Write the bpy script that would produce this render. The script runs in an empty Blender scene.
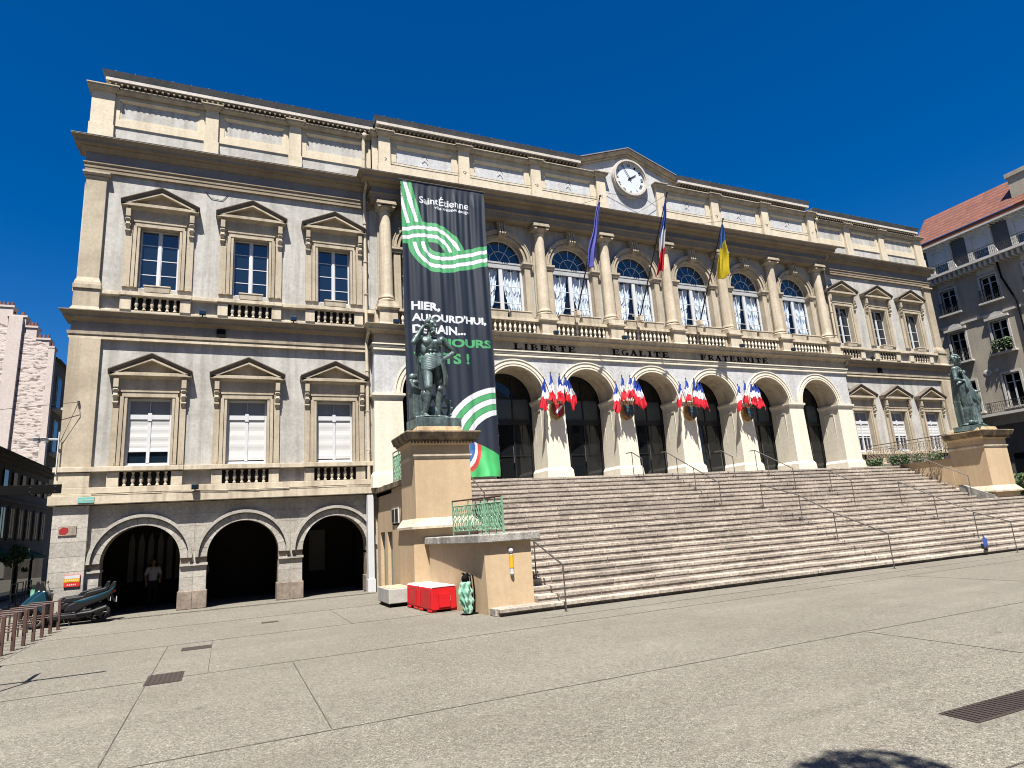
import bpy, bmesh, math, random
from mathutils import Vector, Matrix, noise as mnoise
PI = math.pi
random.seed(7)
scene = bpy.context.scene
COL = scene.collection

# ------------------------------------------------------------------ camera
cam_d = bpy.data.cameras.new('camera'); cam = bpy.data.objects.new('camera', cam_d); COL.objects.link(cam)
CR = Vector((0.9141305, -0.40013977, -0.06521957)); CU = Vector((-0.02974572, -0.22663188, 0.97352616)); CF = Vector((0.40432736, 0.88798996, 0.21907356))
CP = Vector((-18.2985, -24.2605, 1.9814))
cam.matrix_world = Matrix(((CR.x, CU.x, -CF.x, CP.x), (CR.y, CU.y, -CF.y, CP.y), (CR.z, CU.z, -CF.z, CP.z), (0, 0, 0, 1)))
cam_d.sensor_width = 36; cam_d.lens = 635.5758 / 1024 * 36; cam_d.clip_end = 3000; cam_d.clip_start = 0.05
scene.camera = cam
# ------------------------------------------------------------------ light
SUN_EL = math.radians(64); SUN_AZ = math.radians(24)      # the sun stands to the front left: light travels +X +Y and down
sdir = Vector((-math.sin(SUN_AZ) * math.cos(SUN_EL), -math.cos(SUN_AZ) * math.cos(SUN_EL), math.sin(SUN_EL)))
w = bpy.data.worlds.new('World'); scene.world = w; w.use_nodes = True
nt = w.node_tree; bg = nt.nodes['Background']; sky = nt.nodes.new('ShaderNodeTexSky')
sky.sky_type = 'NISHITA'; sky.sun_disc = False; sky.sun_elevation = SUN_EL
sky.sun_rotation = math.atan2(sdir.x, sdir.y)
sky.altitude = 600; sky.air_density = 1.0; sky.dust_density = 1.3; sky.ozone_density = 4.0
hs = nt.nodes.new('ShaderNodeHueSaturation'); hs.inputs['Hue'].default_value = 0.509; hs.inputs['Saturation'].default_value = 1.45; hs.inputs['Value'].default_value = 0.86
nt.links.new(sky.outputs[0], hs.inputs['Color']); nt.links.new(hs.outputs[0], bg.inputs[0]); bg.inputs[1].default_value = 0.05
sl = bpy.data.lights.new('sun', 'SUN'); sl.energy = 5.0; sl.angle = math.radians(0.53); sl.color = (1.0, 0.955, 0.88)
so = bpy.data.objects.new('sun', sl); COL.objects.link(so); so.rotation_euler = sdir.to_track_quat('Z', 'Y').to_euler(); so.location = (0, 0, 60)
scene.view_settings.view_transform = 'Standard'; scene.view_settings.look = 'None'
scene.view_settings.exposure = 1.5; scene.view_settings.gamma = 1.0
scene.view_settings.use_curve_mapping = False
scene.render.engine = 'CYCLES'; scene.cycles.pixel_filter_type = 'BLACKMAN_HARRIS'; scene.cycles.filter_width = 1.05

# ------------------------------------------------------------------ materials
def newmat(name):
    m = bpy.data.materials.new(name); m.use_nodes = True
    t = m.node_tree; b = t.nodes['Principled BSDF']
    return m, t, b
def N(t, kind, **kw):
    n = t.nodes.new(kind)
    for k, v in kw.items(): setattr(n, k, v)
    return n
def mathn(t, op, a, b=None, clamp=False):
    n = t.nodes.new('ShaderNodeMath'); n.operation = op; n.use_clamp = clamp
    for i, v in enumerate((a, b)):
        if v is None: continue
        if isinstance(v, (int, float)): n.inputs[i].default_value = v
        else: t.links.new(v, n.inputs[i])
    return n.outputs[0]
def mixc(t, fac, a, b, mode='MIX'):
    n = t.nodes.new('ShaderNodeMix'); n.data_type = 'RGBA'; n.blend_type = mode
    if isinstance(fac, (int, float)): n.inputs[0].default_value = fac
    else: t.links.new(fac, n.inputs[0])
    for i, v in ((6, a), (7, b)):
        if isinstance(v, tuple): n.inputs[i].default_value = (*v[:3], 1)
        else: t.links.new(v, n.inputs[i])
    return n.outputs[2]
def ramp(t, src, stops):
    n = t.nodes.new('ShaderNodeValToRGB'); e = n.color_ramp.elements
    e[0].position, e[1].position = stops[0][0], stops[-1][0]
    e[0].color = (stops[0][1],) * 3 + (1,); e[1].color = (stops[-1][1],) * 3 + (1,)
    for p, v in stops[1:-1]:
        q = e.new(p); q.color = (v, v, v, 1)
    t.links.new(src, n.inputs[0]); return n.outputs[0]
def noise(t, vec, scale, detail=5, rough=0.6, sc=(1, 1, 1)):
    if sc != (1, 1, 1):
        mp = t.nodes.new('ShaderNodeMapping'); mp.inputs['Scale'].default_value = sc; t.links.new(vec, mp.inputs[0]); vec = mp.outputs[0]
    n = t.nodes.new('ShaderNodeTexNoise'); n.inputs['Scale'].default_value = scale; n.inputs['Detail'].default_value = detail; n.inputs['Roughness'].default_value = rough
    t.links.new(vec, n.inputs['Vector']); return n.outputs[0]
KA = 0.69       # overall reflectance level of weathered surfaces at this exposure
def mat(name, col, rough=0.85, dirt=None, streak=0.25, blotch=0.2, fine=0.12, island=0.0, bump=0.12, bscale=60, metal=0.0, grain=None, spec=0.3):
    m, t, b = newmat(name)
    geo = t.nodes.new('ShaderNodeNewGeometry'); P = geo.outputs['Position']
    d = dirt if dirt else tuple(c * 0.45 for c in col)
    col = tuple(c * KA for c in col); d = tuple(c * KA for c in d)
    c = (*col, 1)
    out = None
    n1 = ramp(t, noise(t, P, 0.9, 8, 0.72), [(0.44, 0), (0.66, 1)])
    out = mixc(t, mathn(t, 'MULTIPLY', n1, blotch), col, d)
    if streak:
        n2 = ramp(t, noise(t, P, 1.0, 4, 0.6, (3.2, 3.2, 0.16)), [(0.46, 0), (0.66, 1)])
        out = mixc(t, mathn(t, 'MULTIPLY', n2, streak), out, d)
    if fine:
        n3 = noise(t, P, 9, 7, 0.8)
        n3 = mathn(t, 'ADD', mathn(t, 'MULTIPLY', mathn(t, 'SUBTRACT', n3, 0.5), fine * 7), 1.0)
        cc = t.nodes.new('ShaderNodeCombineColor'); [t.links.new(n3, cc.inputs[i]) for i in range(3)]
        out = mixc(t, 1.0, out, cc.outputs[0], 'MULTIPLY')
    if grain:
        n5 = ramp(t, noise(t, P, grain[0], 2, 0.5), [(0.35, 1 - grain[1]), (0.65, 1 + grain[1])])
        out = mixc(t, 1.0, out, n5, 'MULTIPLY')
    if island:
        r = mathn(t, 'ADD', mathn(t, 'MULTIPLY', geo.outputs['Random Per Island'], island * 2), 1 - island)
        cc = t.nodes.new('ShaderNodeCombineColor'); [t.links.new(r, cc.inputs[i]) for i in range(3)]
        out = mixc(t, 1.0, out, cc.outputs[0], 'MULTIPLY')
    t.links.new(out, b.inputs['Base Color'])
    b.inputs['Roughness'].default_value = rough; b.inputs['Metallic'].default_value = metal
    b.inputs['Specular IOR Level'].default_value = spec
    if bump:
        bp = t.nodes.new('ShaderNodeBump'); bp.inputs['Strength'].default_value = bump; bp.inputs['Distance'].default_value = 0.02
        t.links.new(noise(t, P, bscale, 4, 0.6), bp.inputs['Height']); t.links.new(bp.outputs[0], b.inputs['Normal'])
    return m
def flat(name, col, rough=0.6, metal=0.0, spec=0.4):
    return mat(name, col, rough, streak=0, blotch=0.12, fine=0.06, bump=0, metal=metal, spec=spec)

M = {}
M['grey'] = mat('grey_render', (0.51, 0.495, 0.46), dirt=(0.27, 0.255, 0.225), streak=0.6, blotch=0.55, fine=0.13)
M['greylight'] = mat('pale_grey_render', (0.56, 0.565, 0.575), dirt=(0.34, 0.33, 0.30), streak=0.35, blotch=0.4, fine=0.2)
M['cream'] = mat('cream_stone', (0.62, 0.54, 0.41), dirt=(0.28, 0.22, 0.16), streak=0.55, blotch=0.4)
M['tan'] = mat('tan_stone', (0.49, 0.42, 0.315), dirt=(0.22, 0.175, 0.12), streak=0.45, blotch=0.45)
M['cream2'] = mat('pale_cream_stone', (0.75, 0.70, 0.58), dirt=(0.45, 0.38, 0.28), streak=0.2, blotch=0.2)
M['atticc'] = mat('attic_cream_stone', (0.66, 0.58, 0.44), dirt=(0.4, 0.33, 0.24), streak=0.3, blotch=0.3)
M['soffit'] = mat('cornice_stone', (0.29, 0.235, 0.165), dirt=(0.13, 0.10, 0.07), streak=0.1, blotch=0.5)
M['rakeband'] = mat('dark_brown_rake', (0.16, 0.13, 0.105), dirt=(0.06, 0.05, 0.04), streak=0.2, blotch=0.5)  # upper rake band, a darker brown than the stone below it
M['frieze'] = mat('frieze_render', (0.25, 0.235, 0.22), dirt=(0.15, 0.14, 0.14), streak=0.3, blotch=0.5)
M['lead'] = mat('zinc', (0.30, 0.30, 0.30), rough=0.6, metal=0.2, streak=0.3, blotch=0.4, bump=0.05)
M['white'] = mat('white_paint', (0.62, 0.63, 0.65), rough=0.5, streak=0.05, blotch=0.1, fine=0.03, bump=0)
M['fascia'] = mat('pale_fascia', (0.60, 0.55, 0.49), streak=0.3, blotch=0.3)
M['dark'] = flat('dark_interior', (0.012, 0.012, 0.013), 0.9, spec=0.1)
M['dark2'] = mat('arcade_interior', (0.035, 0.031, 0.028), 0.95, spec=0.05)  # near-black colour stands in for the deep shade of the arcade
M['frameblk'] = flat('black_frame', (0.012, 0.013, 0.014), 0.4)
M['iron'] = flat('dark_iron', (0.03, 0.03, 0.03), 0.55, 0.4)
M['steel'] = flat('brushed_steel', (0.16, 0.15, 0.14), 0.5, 0.6)
M['letter'] = flat('black_letter', (0.006, 0.005, 0.005), 0.8, spec=0.1)
M['ochre'] = mat('ochre_plaster', (0.57, 0.425, 0.265), dirt=(0.40, 0.29, 0.175), streak=0.35, blotch=0.3, fine=0.08)
M['capst'] = mat('weathered_cap', (0.29, 0.215, 0.13), dirt=(0.05, 0.038, 0.028), streak=0.8, blotch=0.8, fine=0.25)
M['slab'] = mat('weathered_concrete', (0.42, 0.40, 0.36), dirt=(0.13, 0.125, 0.115), streak=0.7, blotch=0.7, fine=0.3, grain=(25, 0.25))
M['step'] = mat('step_granite', (0.41, 0.355, 0.295), dirt=(0.19, 0.16, 0.135), streak=0.0, blotch=0.5, fine=0.25, island=0.2, grain=(22, 0.25))
M['riser'] = mat('riser_granite', (0.36, 0.31, 0.265), dirt=(0.12, 0.095, 0.08), streak=0.2, blotch=0.7, fine=0.4)
M['ashlar'] = mat('ashlar_stone', (0.44, 0.41, 0.36), dirt=(0.22, 0.195, 0.165), streak=0.2, blotch=0.5, fine=0.2, island=0.14, grain=(20, 0.12))
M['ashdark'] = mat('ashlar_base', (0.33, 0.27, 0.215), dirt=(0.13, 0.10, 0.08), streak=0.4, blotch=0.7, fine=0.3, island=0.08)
M['bronze'] = mat('bronze_patina', (0.19, 0.26, 0.25), rough=0.45, dirt=(0.012, 0.018, 0.018), streak=0.75, blotch=0.75, fine=0.3, metal=0.35, bump=0.1)
M['green'] = mat('green_paint_iron', (0.22, 0.42, 0.28), rough=0.6, dirt=(0.10, 0.12, 0.07), streak=0.4, blotch=0.5)
M['rusty'] = mat('faded_rusty_paint', (0.30, 0.24, 0.17), rough=0.7)
M['red'] = mat('red_plastic', (0.62, 0.012, 0.018), rough=0.45, dirt=(0.42, 0.02, 0.02), streak=0.3, blotch=0.3, fine=0.08)
M['whitetop'] = mat('bird_limed_white', (0.80, 0.74, 0.70), rough=0.6, dirt=(0.6, 0.15, 0.12), streak=0, blotch=0.35)
M['concrete'] = mat('pale_concrete', (0.46, 0.44, 0.40), dirt=(0.25, 0.24, 0.22), streak=0.3, blotch=0.5)
M['brown'] = mat('brown_paint', (0.095, 0.05, 0.04), rough=0.6, streak=0.2, blotch=0.2)
M['transom'] = mat('grey_transom', (0.40, 0.41, 0.42), streak=0, blotch=0.2, bump=0)
M['black'] = flat('black_paint', (0.003, 0.003, 0.003), 0.7, spec=0.1)
M['rubber'] = flat('rubber', (0.012, 0.012, 0.012), 0.8)
M['teal'] = flat('teal_paint', (0.012, 0.065, 0.10), 0.25, 0.3)
M['blackpl'] = flat('black_plastic', (0.015, 0.015, 0.017), 0.35)
M['roofblk'] = mat('slate', (0.10, 0.105, 0.12), rough=0.7, streak=0.2, blotch=0.4)
M['tile'] = mat('clay_tile', (0.18, 0.072, 0.045), dirt=(0.2, 0.06, 0.04), streak=0, blotch=0.5, fine=0.3, island=0.15)
M['rbwall'] = mat('old_facade_stone', (0.46, 0.41, 0.33), dirt=(0.20, 0.175, 0.15), streak=0.3, blotch=0.4)
M['rbpale'] = mat('pale_dressing', (0.60, 0.58, 0.54), dirt=(0.35, 0.33, 0.30), streak=0.3, blotch=0.3)
M['shadefac'] = mat('shaded_facade', (0.14, 0.125, 0.11), dirt=(0.07, 0.06, 0.05), streak=0.4, blotch=0.4)  # facade colour darkened so that it carries the shade
M['leaf'] = flat('leaf', (0.035, 0.075, 0.02), 0.6)
M['leaf2'] = flat('leaf_pale', (0.07, 0.12, 0.03), 0.6)
M['bark'] = mat('bark', (0.10, 0.08, 0.06))
M['blue'] = flat('blue_fabric', (0.04, 0.10, 0.42), 0.6)
M['skin'] = flat('skin', (0.45, 0.27, 0.19), 0.5)
M['shirt'] = flat('white_shirt', (0.65, 0.66, 0.70), 0.8)
M['shirt2'] = flat('grey_shirt', (0.25, 0.22, 0.20), 0.8)
M['trouser'] = flat('black_trousers', (0.02, 0.02, 0.025), 0.8)
M['hair'] = flat('hair', (0.02, 0.015, 0.01), 0.6)
M['yellow'] = flat('yellow_paint', (0.75, 0.42, 0.02), 0.5)
M['poster'] = flat('poster_red', (0.6, 0.03, 0.02), 0.5)
M['cyan'] = flat('cyan_plate', (0.18, 0.48, 0.40), 0.5)
M['bag'] = mat('translucent_green_bag', (0.20, 0.46, 0.32), rough=0.5, dirt=(0.55, 0.68, 0.58), streak=0.2, blotch=0.45, fine=0.3)
M['clothblue'] = mat('flag_blue', (0.018, 0.06, 0.38), rough=0.7, streak=0, blotch=0.1, bump=0)
M['clothwhite'] = mat('flag_white', (0.85, 0.85, 0.87), rough=0.7, streak=0, blotch=0.05, fine=0.02, bump=0)
M['clothred'] = mat('flag_red', (0.62, 0.012, 0.03), rough=0.7, streak=0, blotch=0.1, bump=0)
M['euflag'] = mat('flag_violet_blue', (0.13, 0.14, 0.52), rough=0.7, streak=0, blotch=0.1, bump=0)
M['uablue'] = mat('flag_sky_blue', (0.05, 0.17, 0.5), rough=0.7, streak=0, blotch=0.1, bump=0)
M['uayellow'] = mat('flag_yellow', (0.78, 0.60, 0.02), rough=0.7, streak=0, blotch=0.1, bump=0)
M['curtain'] = mat('white_curtain', (1.25, 1.27, 1.28), rough=0.9, streak=0, blotch=0.1, fine=0.05, bump=0)
M['blind'] = mat('white_blind', (0.60, 0.60, 0.59), rough=0.7, streak=0, blotch=0.1, fine=0.02, bump=0)
M['greyblind'] = mat('grey_blind', (0.24, 0.25, 0.275), rough=0.7, streak=0, blotch=0.1, fine=0.02, bump=0)
M['dial'] = flat('white_dial', (0.66, 0.71, 0.78), 0.35)
M['gold'] = flat('dull_gold', (0.30, 0.16, 0.05), 0.4, 0.5)
M['shieldred'] = flat('dark_shield_red', (.33, .015, .02), 0.5)
M['slatec'] = flat('dull_slate', (.05, .045, .05), 0.5)
M['tealc'] = flat('dull_teal', (.03, .12, .17), 0.5)
M['joint'] = mat('joint_dark', (0.06, 0.05, 0.042), dirt=(0.16, 0.145, 0.12), streak=0, blotch=0.9, fine=0.3, bump=0)
M['grate'] = mat('cast_iron_cover', (0.06, 0.045, 0.04), rough=0.7, metal=0.2, streak=0)

def glassmat(name, tint, ior=1.6, rough=0.02, trans=0.0, tcol=(0.75, 0.8, 0.85)):
    m, t, b = newmat(name)
    b.inputs['Base Color'].default_value = (*tint, 1); b.inputs['Roughness'].default_value = rough; b.inputs['IOR'].default_value = ior
    if trans:
        tr = t.nodes.new('ShaderNodeBsdfTransparent'); tr.inputs[0].default_value = (*tcol, 1)
        gl = t.nodes.new('ShaderNodeBsdfGlossy'); gl.inputs['Roughness'].default_value = rough
        lw = t.nodes.new('ShaderNodeLayerWeight'); fr = mathn(t, 'ADD', mathn(t, 'MULTIPLY', mathn(t, 'POWER', lw.outputs['Facing'], 4.0), 0.8), 0.07)
        mx = t.nodes.new('ShaderNodeMixShader'); t.links.new(fr, mx.inputs[0]); t.links.new(tr.outputs[0], mx.inputs[1]); t.links.new(gl.outputs[0], mx.inputs[2])
        t.links.new(mx.outputs[0], t.nodes['Material Output'].inputs[0])
    return m
M['glass'] = glassmat('window_glass', (0.006, 0.012, 0.02), 1.9)
M['clear'] = glassmat('clear_glass', (0.01, 0.01, 0.01), 1.6, trans=1)
M['doorglass'] = glassmat('smoked_door_glass', (0.006, 0.007, 0.008), 1.5)
M['frost'] = glassmat('frosted_glass', (0.046, 0.059, 0.059), 1.5, 0.25)

def ground_mat():
    m, t, b = newmat('aggregate_paving')
    geo = t.nodes.new('ShaderNodeNewGeometry'); P = geo.outputs['Position']
    big = noise(t, P, 0.35, 5, 0.6); mid = noise(t, P, 2.2, 6, 0.7)
    out = mixc(t, ramp(t, big, [(0.35, 0), (0.7, 1)]), (0.142, 0.131, 0.108), (0.118, 0.108, 0.088))
    out = mixc(t, mathn(t, 'MULTIPLY', ramp(t, mid, [(0.5, 0), (0.78, 1)]), 0.35), out, (0.085, 0.076, 0.064))
    long = ramp(t, noise(t, P, 0.8, 5, 0.65, (0.25, 1.6, 1)), [(0.45, 0), (0.7, 1)])
    out = mixc(t, mathn(t, 'MULTIPLY', long, 0.22), out, (0.092, 0.081, 0.068))
    v = t.nodes.new('ShaderNodeTexVoronoi'); v.inputs['Scale'].default_value = 110; t.links.new(P, v.inputs['Vector'])
    hsv = t.nodes.new('ShaderNodeSeparateColor'); t.links.new(v.outputs['Color'], hsv.inputs[0])
    g = ramp(t, hsv.outputs[0], [(0.0, 0.4), (0.3, 0.88), (0.75, 1.08), (1.0, 1.7)])
    out = mixc(t, 1.0, out, g, 'MULTIPLY')
    v2 = t.nodes.new('ShaderNodeTexVoronoi'); v2.inputs['Scale'].default_value = 45; t.links.new(P, v2.inputs['Vector'])
    h2 = t.nodes.new('ShaderNodeSeparateColor'); t.links.new(v2.outputs['Color'], h2.inputs[0])
    out = mixc(t, 1.0, out, ramp(t, h2.outputs[1], [(0.0, 0.72), (0.5, 1.0), (0.85, 1.08), (1.0, 1.4)]), 'MULTIPLY')
    nf = ramp(t, noise(t, P, 12, 6, 0.8), [(0.3, 0.78), (0.7, 1.22)]); out = mixc(t, 1.0, out, nf, 'MULTIPLY')
    sp = ramp(t, noise(t, P, 3.3, 3, 0.5), [(0.70, 0), (0.74, 1)]); out = mixc(t, mathn(t, 'MULTIPLY', sp, 0.3), out, (0.045, 0.038, 0.032))
    # old water stains, worn pale paths and a few dark patches
    st1 = ramp(t, noise(t, P, 0.55, 7, 0.75, (0.5, 1.3, 1)), [(0.55, 0), (0.60, 1)]); out = mixc(t, mathn(t, 'MULTIPLY', st1, 0.22), out, (0.085, 0.076, 0.06))
    st2 = ramp(t, noise(t, P, 0.28, 6, 0.7, (0.35, 1.6, 1)), [(0.56, 0), (0.66, 1)]); out = mixc(t, mathn(t, 'MULTIPLY', st2, 0.25), out, (0.20, 0.185, 0.155))
    st3 = ramp(t, noise(t, P, 1.7, 2, 0.4), [(0.745, 0), (0.765, 1)]); out = mixc(t, mathn(t, 'MULTIPLY', st3, 0.5), out, (0.05, 0.043, 0.036))
    t.links.new(out, b.inputs['Base Color']); b.inputs['Roughness'].default_value = 0.85; b.inputs['Specular IOR Level'].default_value = 0.25
    bp = t.nodes.new('ShaderNodeBump'); bp.inputs['Strength'].default_value = 0.25; bp.inputs['Distance'].default_value = 0.01
    t.links.new(v.outputs['Distance'], bp.inputs['Height']); t.links.new(bp.outputs[0], b.inputs['Normal'])
    return m
M['ground'] = ground_mat()
def rubble_mat():
    m, t, b = newmat('rubble_gable')
    geo = t.nodes.new('ShaderNodeNewGeometry'); P = geo.outputs['Position']
    mp = t.nodes.new('ShaderNodeMapping'); mp.inputs['Scale'].default_value = (1.1, 1.1, 3.0); t.links.new(P, mp.inputs[0])
    n = noise(t, mp.outputs[0], 2.2, 4, 0.6)
    n2 = ramp(t, n, [(0.40, 1), (0.47, 0)])
    out = mixc(t, mathn(t, 'MULTIPLY', n2, 0.85), (0.43, 0.37, 0.335), (0.11, 0.09, 0.075))
    t.links.new(out, b.inputs['Base Color']); b.inputs['Roughness'].default_value = 0.95
    bp = t.nodes.new('ShaderNodeBump'); bp.inputs['Strength'].default_value = 0.8; bp.inputs['Distance'].default_value = 0.06
    t.links.new(n, bp.inputs['Height']); t.links.new(bp.outputs[0], b.inputs['Normal'])
    return m
M['rubble'] = rubble_mat()
M['pinkst'] = mat('pink_render', (0.60, 0.525, 0.48), dirt=(0.5, 0.4, 0.36), streak=0.2, blotch=0.3)

# ------------------------------------------------------------------ mesh builder
class MB:
    def __init__(s): s.v = []; s.f = []; s.m = []
    def add(s, vs, fs, mi=0):
        o = len(s.v); s.v += [tuple(p) for p in vs]; s.f += [tuple(i + o for i in f) for f in fs]; s.m += [mi] * len(fs); return s
    def box(s, x0, x1, y0, y1, z0, z1, mi=0):
        return s.add([(x0, y0, z0), (x1, y0, z0), (x1, y1, z0), (x0, y1, z0), (x0, y0, z1), (x1, y0, z1), (x1, y1, z1), (x0, y1, z1)],
                     [(0, 3, 2, 1), (4, 5, 6, 7), (0, 1, 5, 4), (1, 2, 6, 5), (2, 3, 7, 6), (3, 0, 4, 7)], mi)
    def mold(s, x0, x1, yf, yb, z0, z1, o0, o1, l=1, r=1, mi=0):
        a = (x0 - o0 * l, x1 + o0 * r, yf - o0, yb); b = (x0 - o1 * l, x1 + o1 * r, yf - o1, yb)
        return s.add([(a[0], a[2], z0), (a[1], a[2], z0), (a[1], a[3], z0), (a[0], a[3], z0), (b[0], b[2], z1), (b[1], b[2], z1), (b[1], b[3], z1), (b[0], b[3], z1)],
                     [(0, 3, 2, 1), (4, 5, 6, 7), (0, 1, 5, 4), (1, 2, 6, 5), (2, 3, 7, 6), (3, 0, 4, 7)], mi)
    def prism(s, poly, y0, y1, mi=0):          # poly in (x,z), counter-clockwise seen from -Y
        n = len(poly)
        vs = [(x, y0, z) for x, z in poly] + [(x, y1, z) for x, z in poly]
        return s.add(vs, [tuple(range(n)), tuple(range(2 * n - 1, n - 1, -1))] + [(i, i + n, (i + 1) % n + n, (i + 1) % n) for i in range(n)], mi)
    def prismx(s, poly, x0, x1, mi=0):         # poly in (y,z)
        n = len(poly)
        vs = [(x0, y, z) for y, z in poly] + [(x1, y, z) for y, z in poly]
        return s.add(vs, [tuple(range(n)), tuple(range(2 * n - 1, n - 1, -1))] + [(i, i + n, (i + 1) % n + n, (i + 1) % n) for i in range(n)], mi)
    def lathe(s, cx, cy, prof, n=12, mi=0):    # prof [(r,z)]
        vs = []; fs = []
        for r, z in prof:
            for i in range(n): a = 2 * PI * (i + .5) / n; vs.append((cx + r * math.cos(a), cy + r * math.sin(a), z))
        for k in range(len(prof) - 1):
            for i in range(n): j = (i + 1) % n; fs.append((k * n + i, k * n + j, (k + 1) * n + j, (k + 1) * n + i))
        fs.append(tuple(range(n - 1, -1, -1))); fs.append(tuple((len(prof) - 1) * n + i for i in range(n)))
        return s.add(vs, fs, mi)
    def tube(s, pts, r, n=6, mi=0, cap=True):
        pts = [Vector(p) for p in pts]; rs = r if isinstance(r, (list, tuple)) else [r] * len(pts)
        vs = []; fs = []; up = Vector((0.13, 0.21, 1)).normalized()
        for k, p in enumerate(pts):
            d = (pts[min(k + 1, len(pts) - 1)] - pts[max(k - 1, 0)])
            if d.length < 1e-9: d = Vector((0, 0, 1))
            d.normalize()
            ref = up if abs(d.dot(up)) < 0.95 else Vector((1, 0, 0))
            a = d.cross(ref).normalized(); b = d.cross(a)
            for i in range(n): t = 2 * PI * i / n; vs.append(p + (a * math.cos(t) + b * math.sin(t)) * rs[k])
        for k in range(len(pts) - 1):
            for i in range(n): j = (i + 1) % n; fs.append((k * n + i, k * n + j, (k + 1) * n + j, (k + 1) * n + i))
        if cap: fs.append(tuple(range(n - 1, -1, -1))); fs.append(tuple((len(pts) - 1) * n + i for i in range(n)))
        return s.add(vs, fs, mi)
    def ball(s, c, r, n=10, m=7, mi=0, rot=None):
        r = r if isinstance(r, (tuple, list)) else (r, r, r); vs = []; fs = []
        for k in range(m + 1):
            ph = PI * k / m
            for i in range(n):
                a = 2 * PI * i / n; v = Vector((r[0] * math.sin(ph) * math.cos(a), r[1] * math.sin(ph) * math.sin(a), r[2] * math.cos(ph)))
                if rot: v = rot @ v
                vs.append(Vector(c) + v)
        for k in range(m):
            for i in range(n): j = (i + 1) % n; fs.append((k * n + i, (k + 1) * n + i, (k + 1) * n + j, k * n + j))
        return s.add(vs, fs, mi)
    def ring(s, cx, cz, r0, r1, y0, y1, a0=0, a1=PI, n=20, mi=0, gap=0.0):   # annulus sector extruded in y
        if gap:
            for i in range(n):
                b0 = a0 + (a1 - a0) * i / n + gap / 2; b1 = a0 + (a1 - a0) * (i + 1) / n - gap / 2
                s.ring(cx, cz, r0, r1, y0, y1, b0, b1, 3, mi)
            return s
        vs = []; fs = []
        for i in range(n + 1):
            a = a0 + (a1 - a0) * i / n; c, q = math.cos(a), math.sin(a)
            vs += [(cx + r0 * c, y0, cz + r0 * q), (cx + r1 * c, y0, cz + r1 * q), (cx + r1 * c, y1, cz + r1 * q), (cx + r0 * c, y1, cz + r0 * q)]
        for i in range(n):
            o = 4 * i
            fs += [(o, o + 1, o + 5, o + 4), (o + 1, o + 2, o + 6, o + 5), (o + 2, o + 3, o + 7, o + 6), (o + 3, o, o + 4, o + 7)]
        fs += [(0, 3, 2, 1), (4 * n, 4 * n + 1, 4 * n + 2, 4 * n + 3)]
        return s.add(vs, fs, mi)
    def archwall(s, x0, x1, z0, z1, y0, y1, cx, r, zs, n=24, mi=0):          # wall with an arched opening
        s.box(x0, cx - r, y0, y1, z0, z1, mi); s.box(cx + r, x1, y0, y1, z0, z1, mi)
        pts = [(cx + r * math.cos(PI - PI * i / n), zs + r * math.sin(PI * i / n)) for i in range(n + 1)]
        for i in range(n):
            (a, b), (c, d) = pts[i], pts[i + 1]
            s.add([(a, y0, b), (c, y0, d), (c, y0, z1), (a, y0, z1), (a, y1, b), (c, y1, d), (c, y1, z1), (a, y1, z1)],
                  [(0, 1, 2, 3), (7, 6, 5, 4), (0, 4, 5, 1), (3, 2, 6, 7)], mi)
        return s
    def build(s, name, mats, parent=None, loc=None, smooth=False, bev=0):
        me = bpy.data.meshes.new(name); me.from_pydata(s.v, [], s.f)
        mats = mats if isinstance(mats, (list, tuple)) else [mats]
        for k in mats: me.materials.append(M[k] if isinstance(k, str) else k)
        me.polygons.foreach_set('material_index', s.m)
        bm = bmesh.new(); bm.from_mesh(me); bmesh.ops.recalc_face_normals(bm, faces=bm.faces); bm.to_mesh(me); bm.free()
        if smooth: me.shade_smooth()
        o = bpy.data.objects.new(name, me); COL.objects.link(o)
        if parent is not None: o.parent = parent
        if loc: o.location = loc
        if bev:
            md = o.modifiers.new('bevel', 'BEVEL'); md.width = bev; md.segments = 2; md.limit_method = 'ANGLE'
        return o
def tag(o, label=None, cat=None, group=None, kind=None):
    if label: o['label'] = label
    if cat: o['category'] = cat
    if group: o['group'] = group
    if kind: o['kind'] = kind
    return o
def thing(name, label, cat, loc=(0, 0, 0), group=None, rz=0):
    o = bpy.data.objects.new(name, None); COL.objects.link(o); o.location = loc; o.rotation_euler = (0, 0, rz); o.empty_display_size = 0.3
    return tag(o, label, cat, group)
def copy_tree(o, parent=None, loc=None):
    c = o.copy(); COL.objects.link(c); c.parent = parent if parent is not None else o.parent
    if loc is not None: c.location = loc
    for ch in [k for k in bpy.data.objects if k.parent == o]: copy_tree(ch, c)
    return c
def autosmooth(o, ang=40):
    me = o.data
    me.shade_smooth()
    bm = bmesh.new(); bm.from_mesh(me); lim = math.radians(ang)
    for e in bm.edges:
        if len(e.link_faces) == 2 and e.calc_face_angle(0) > lim: e.smooth = False
    bm.to_mesh(me); bm.free(); return o
_tc = {}
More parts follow.
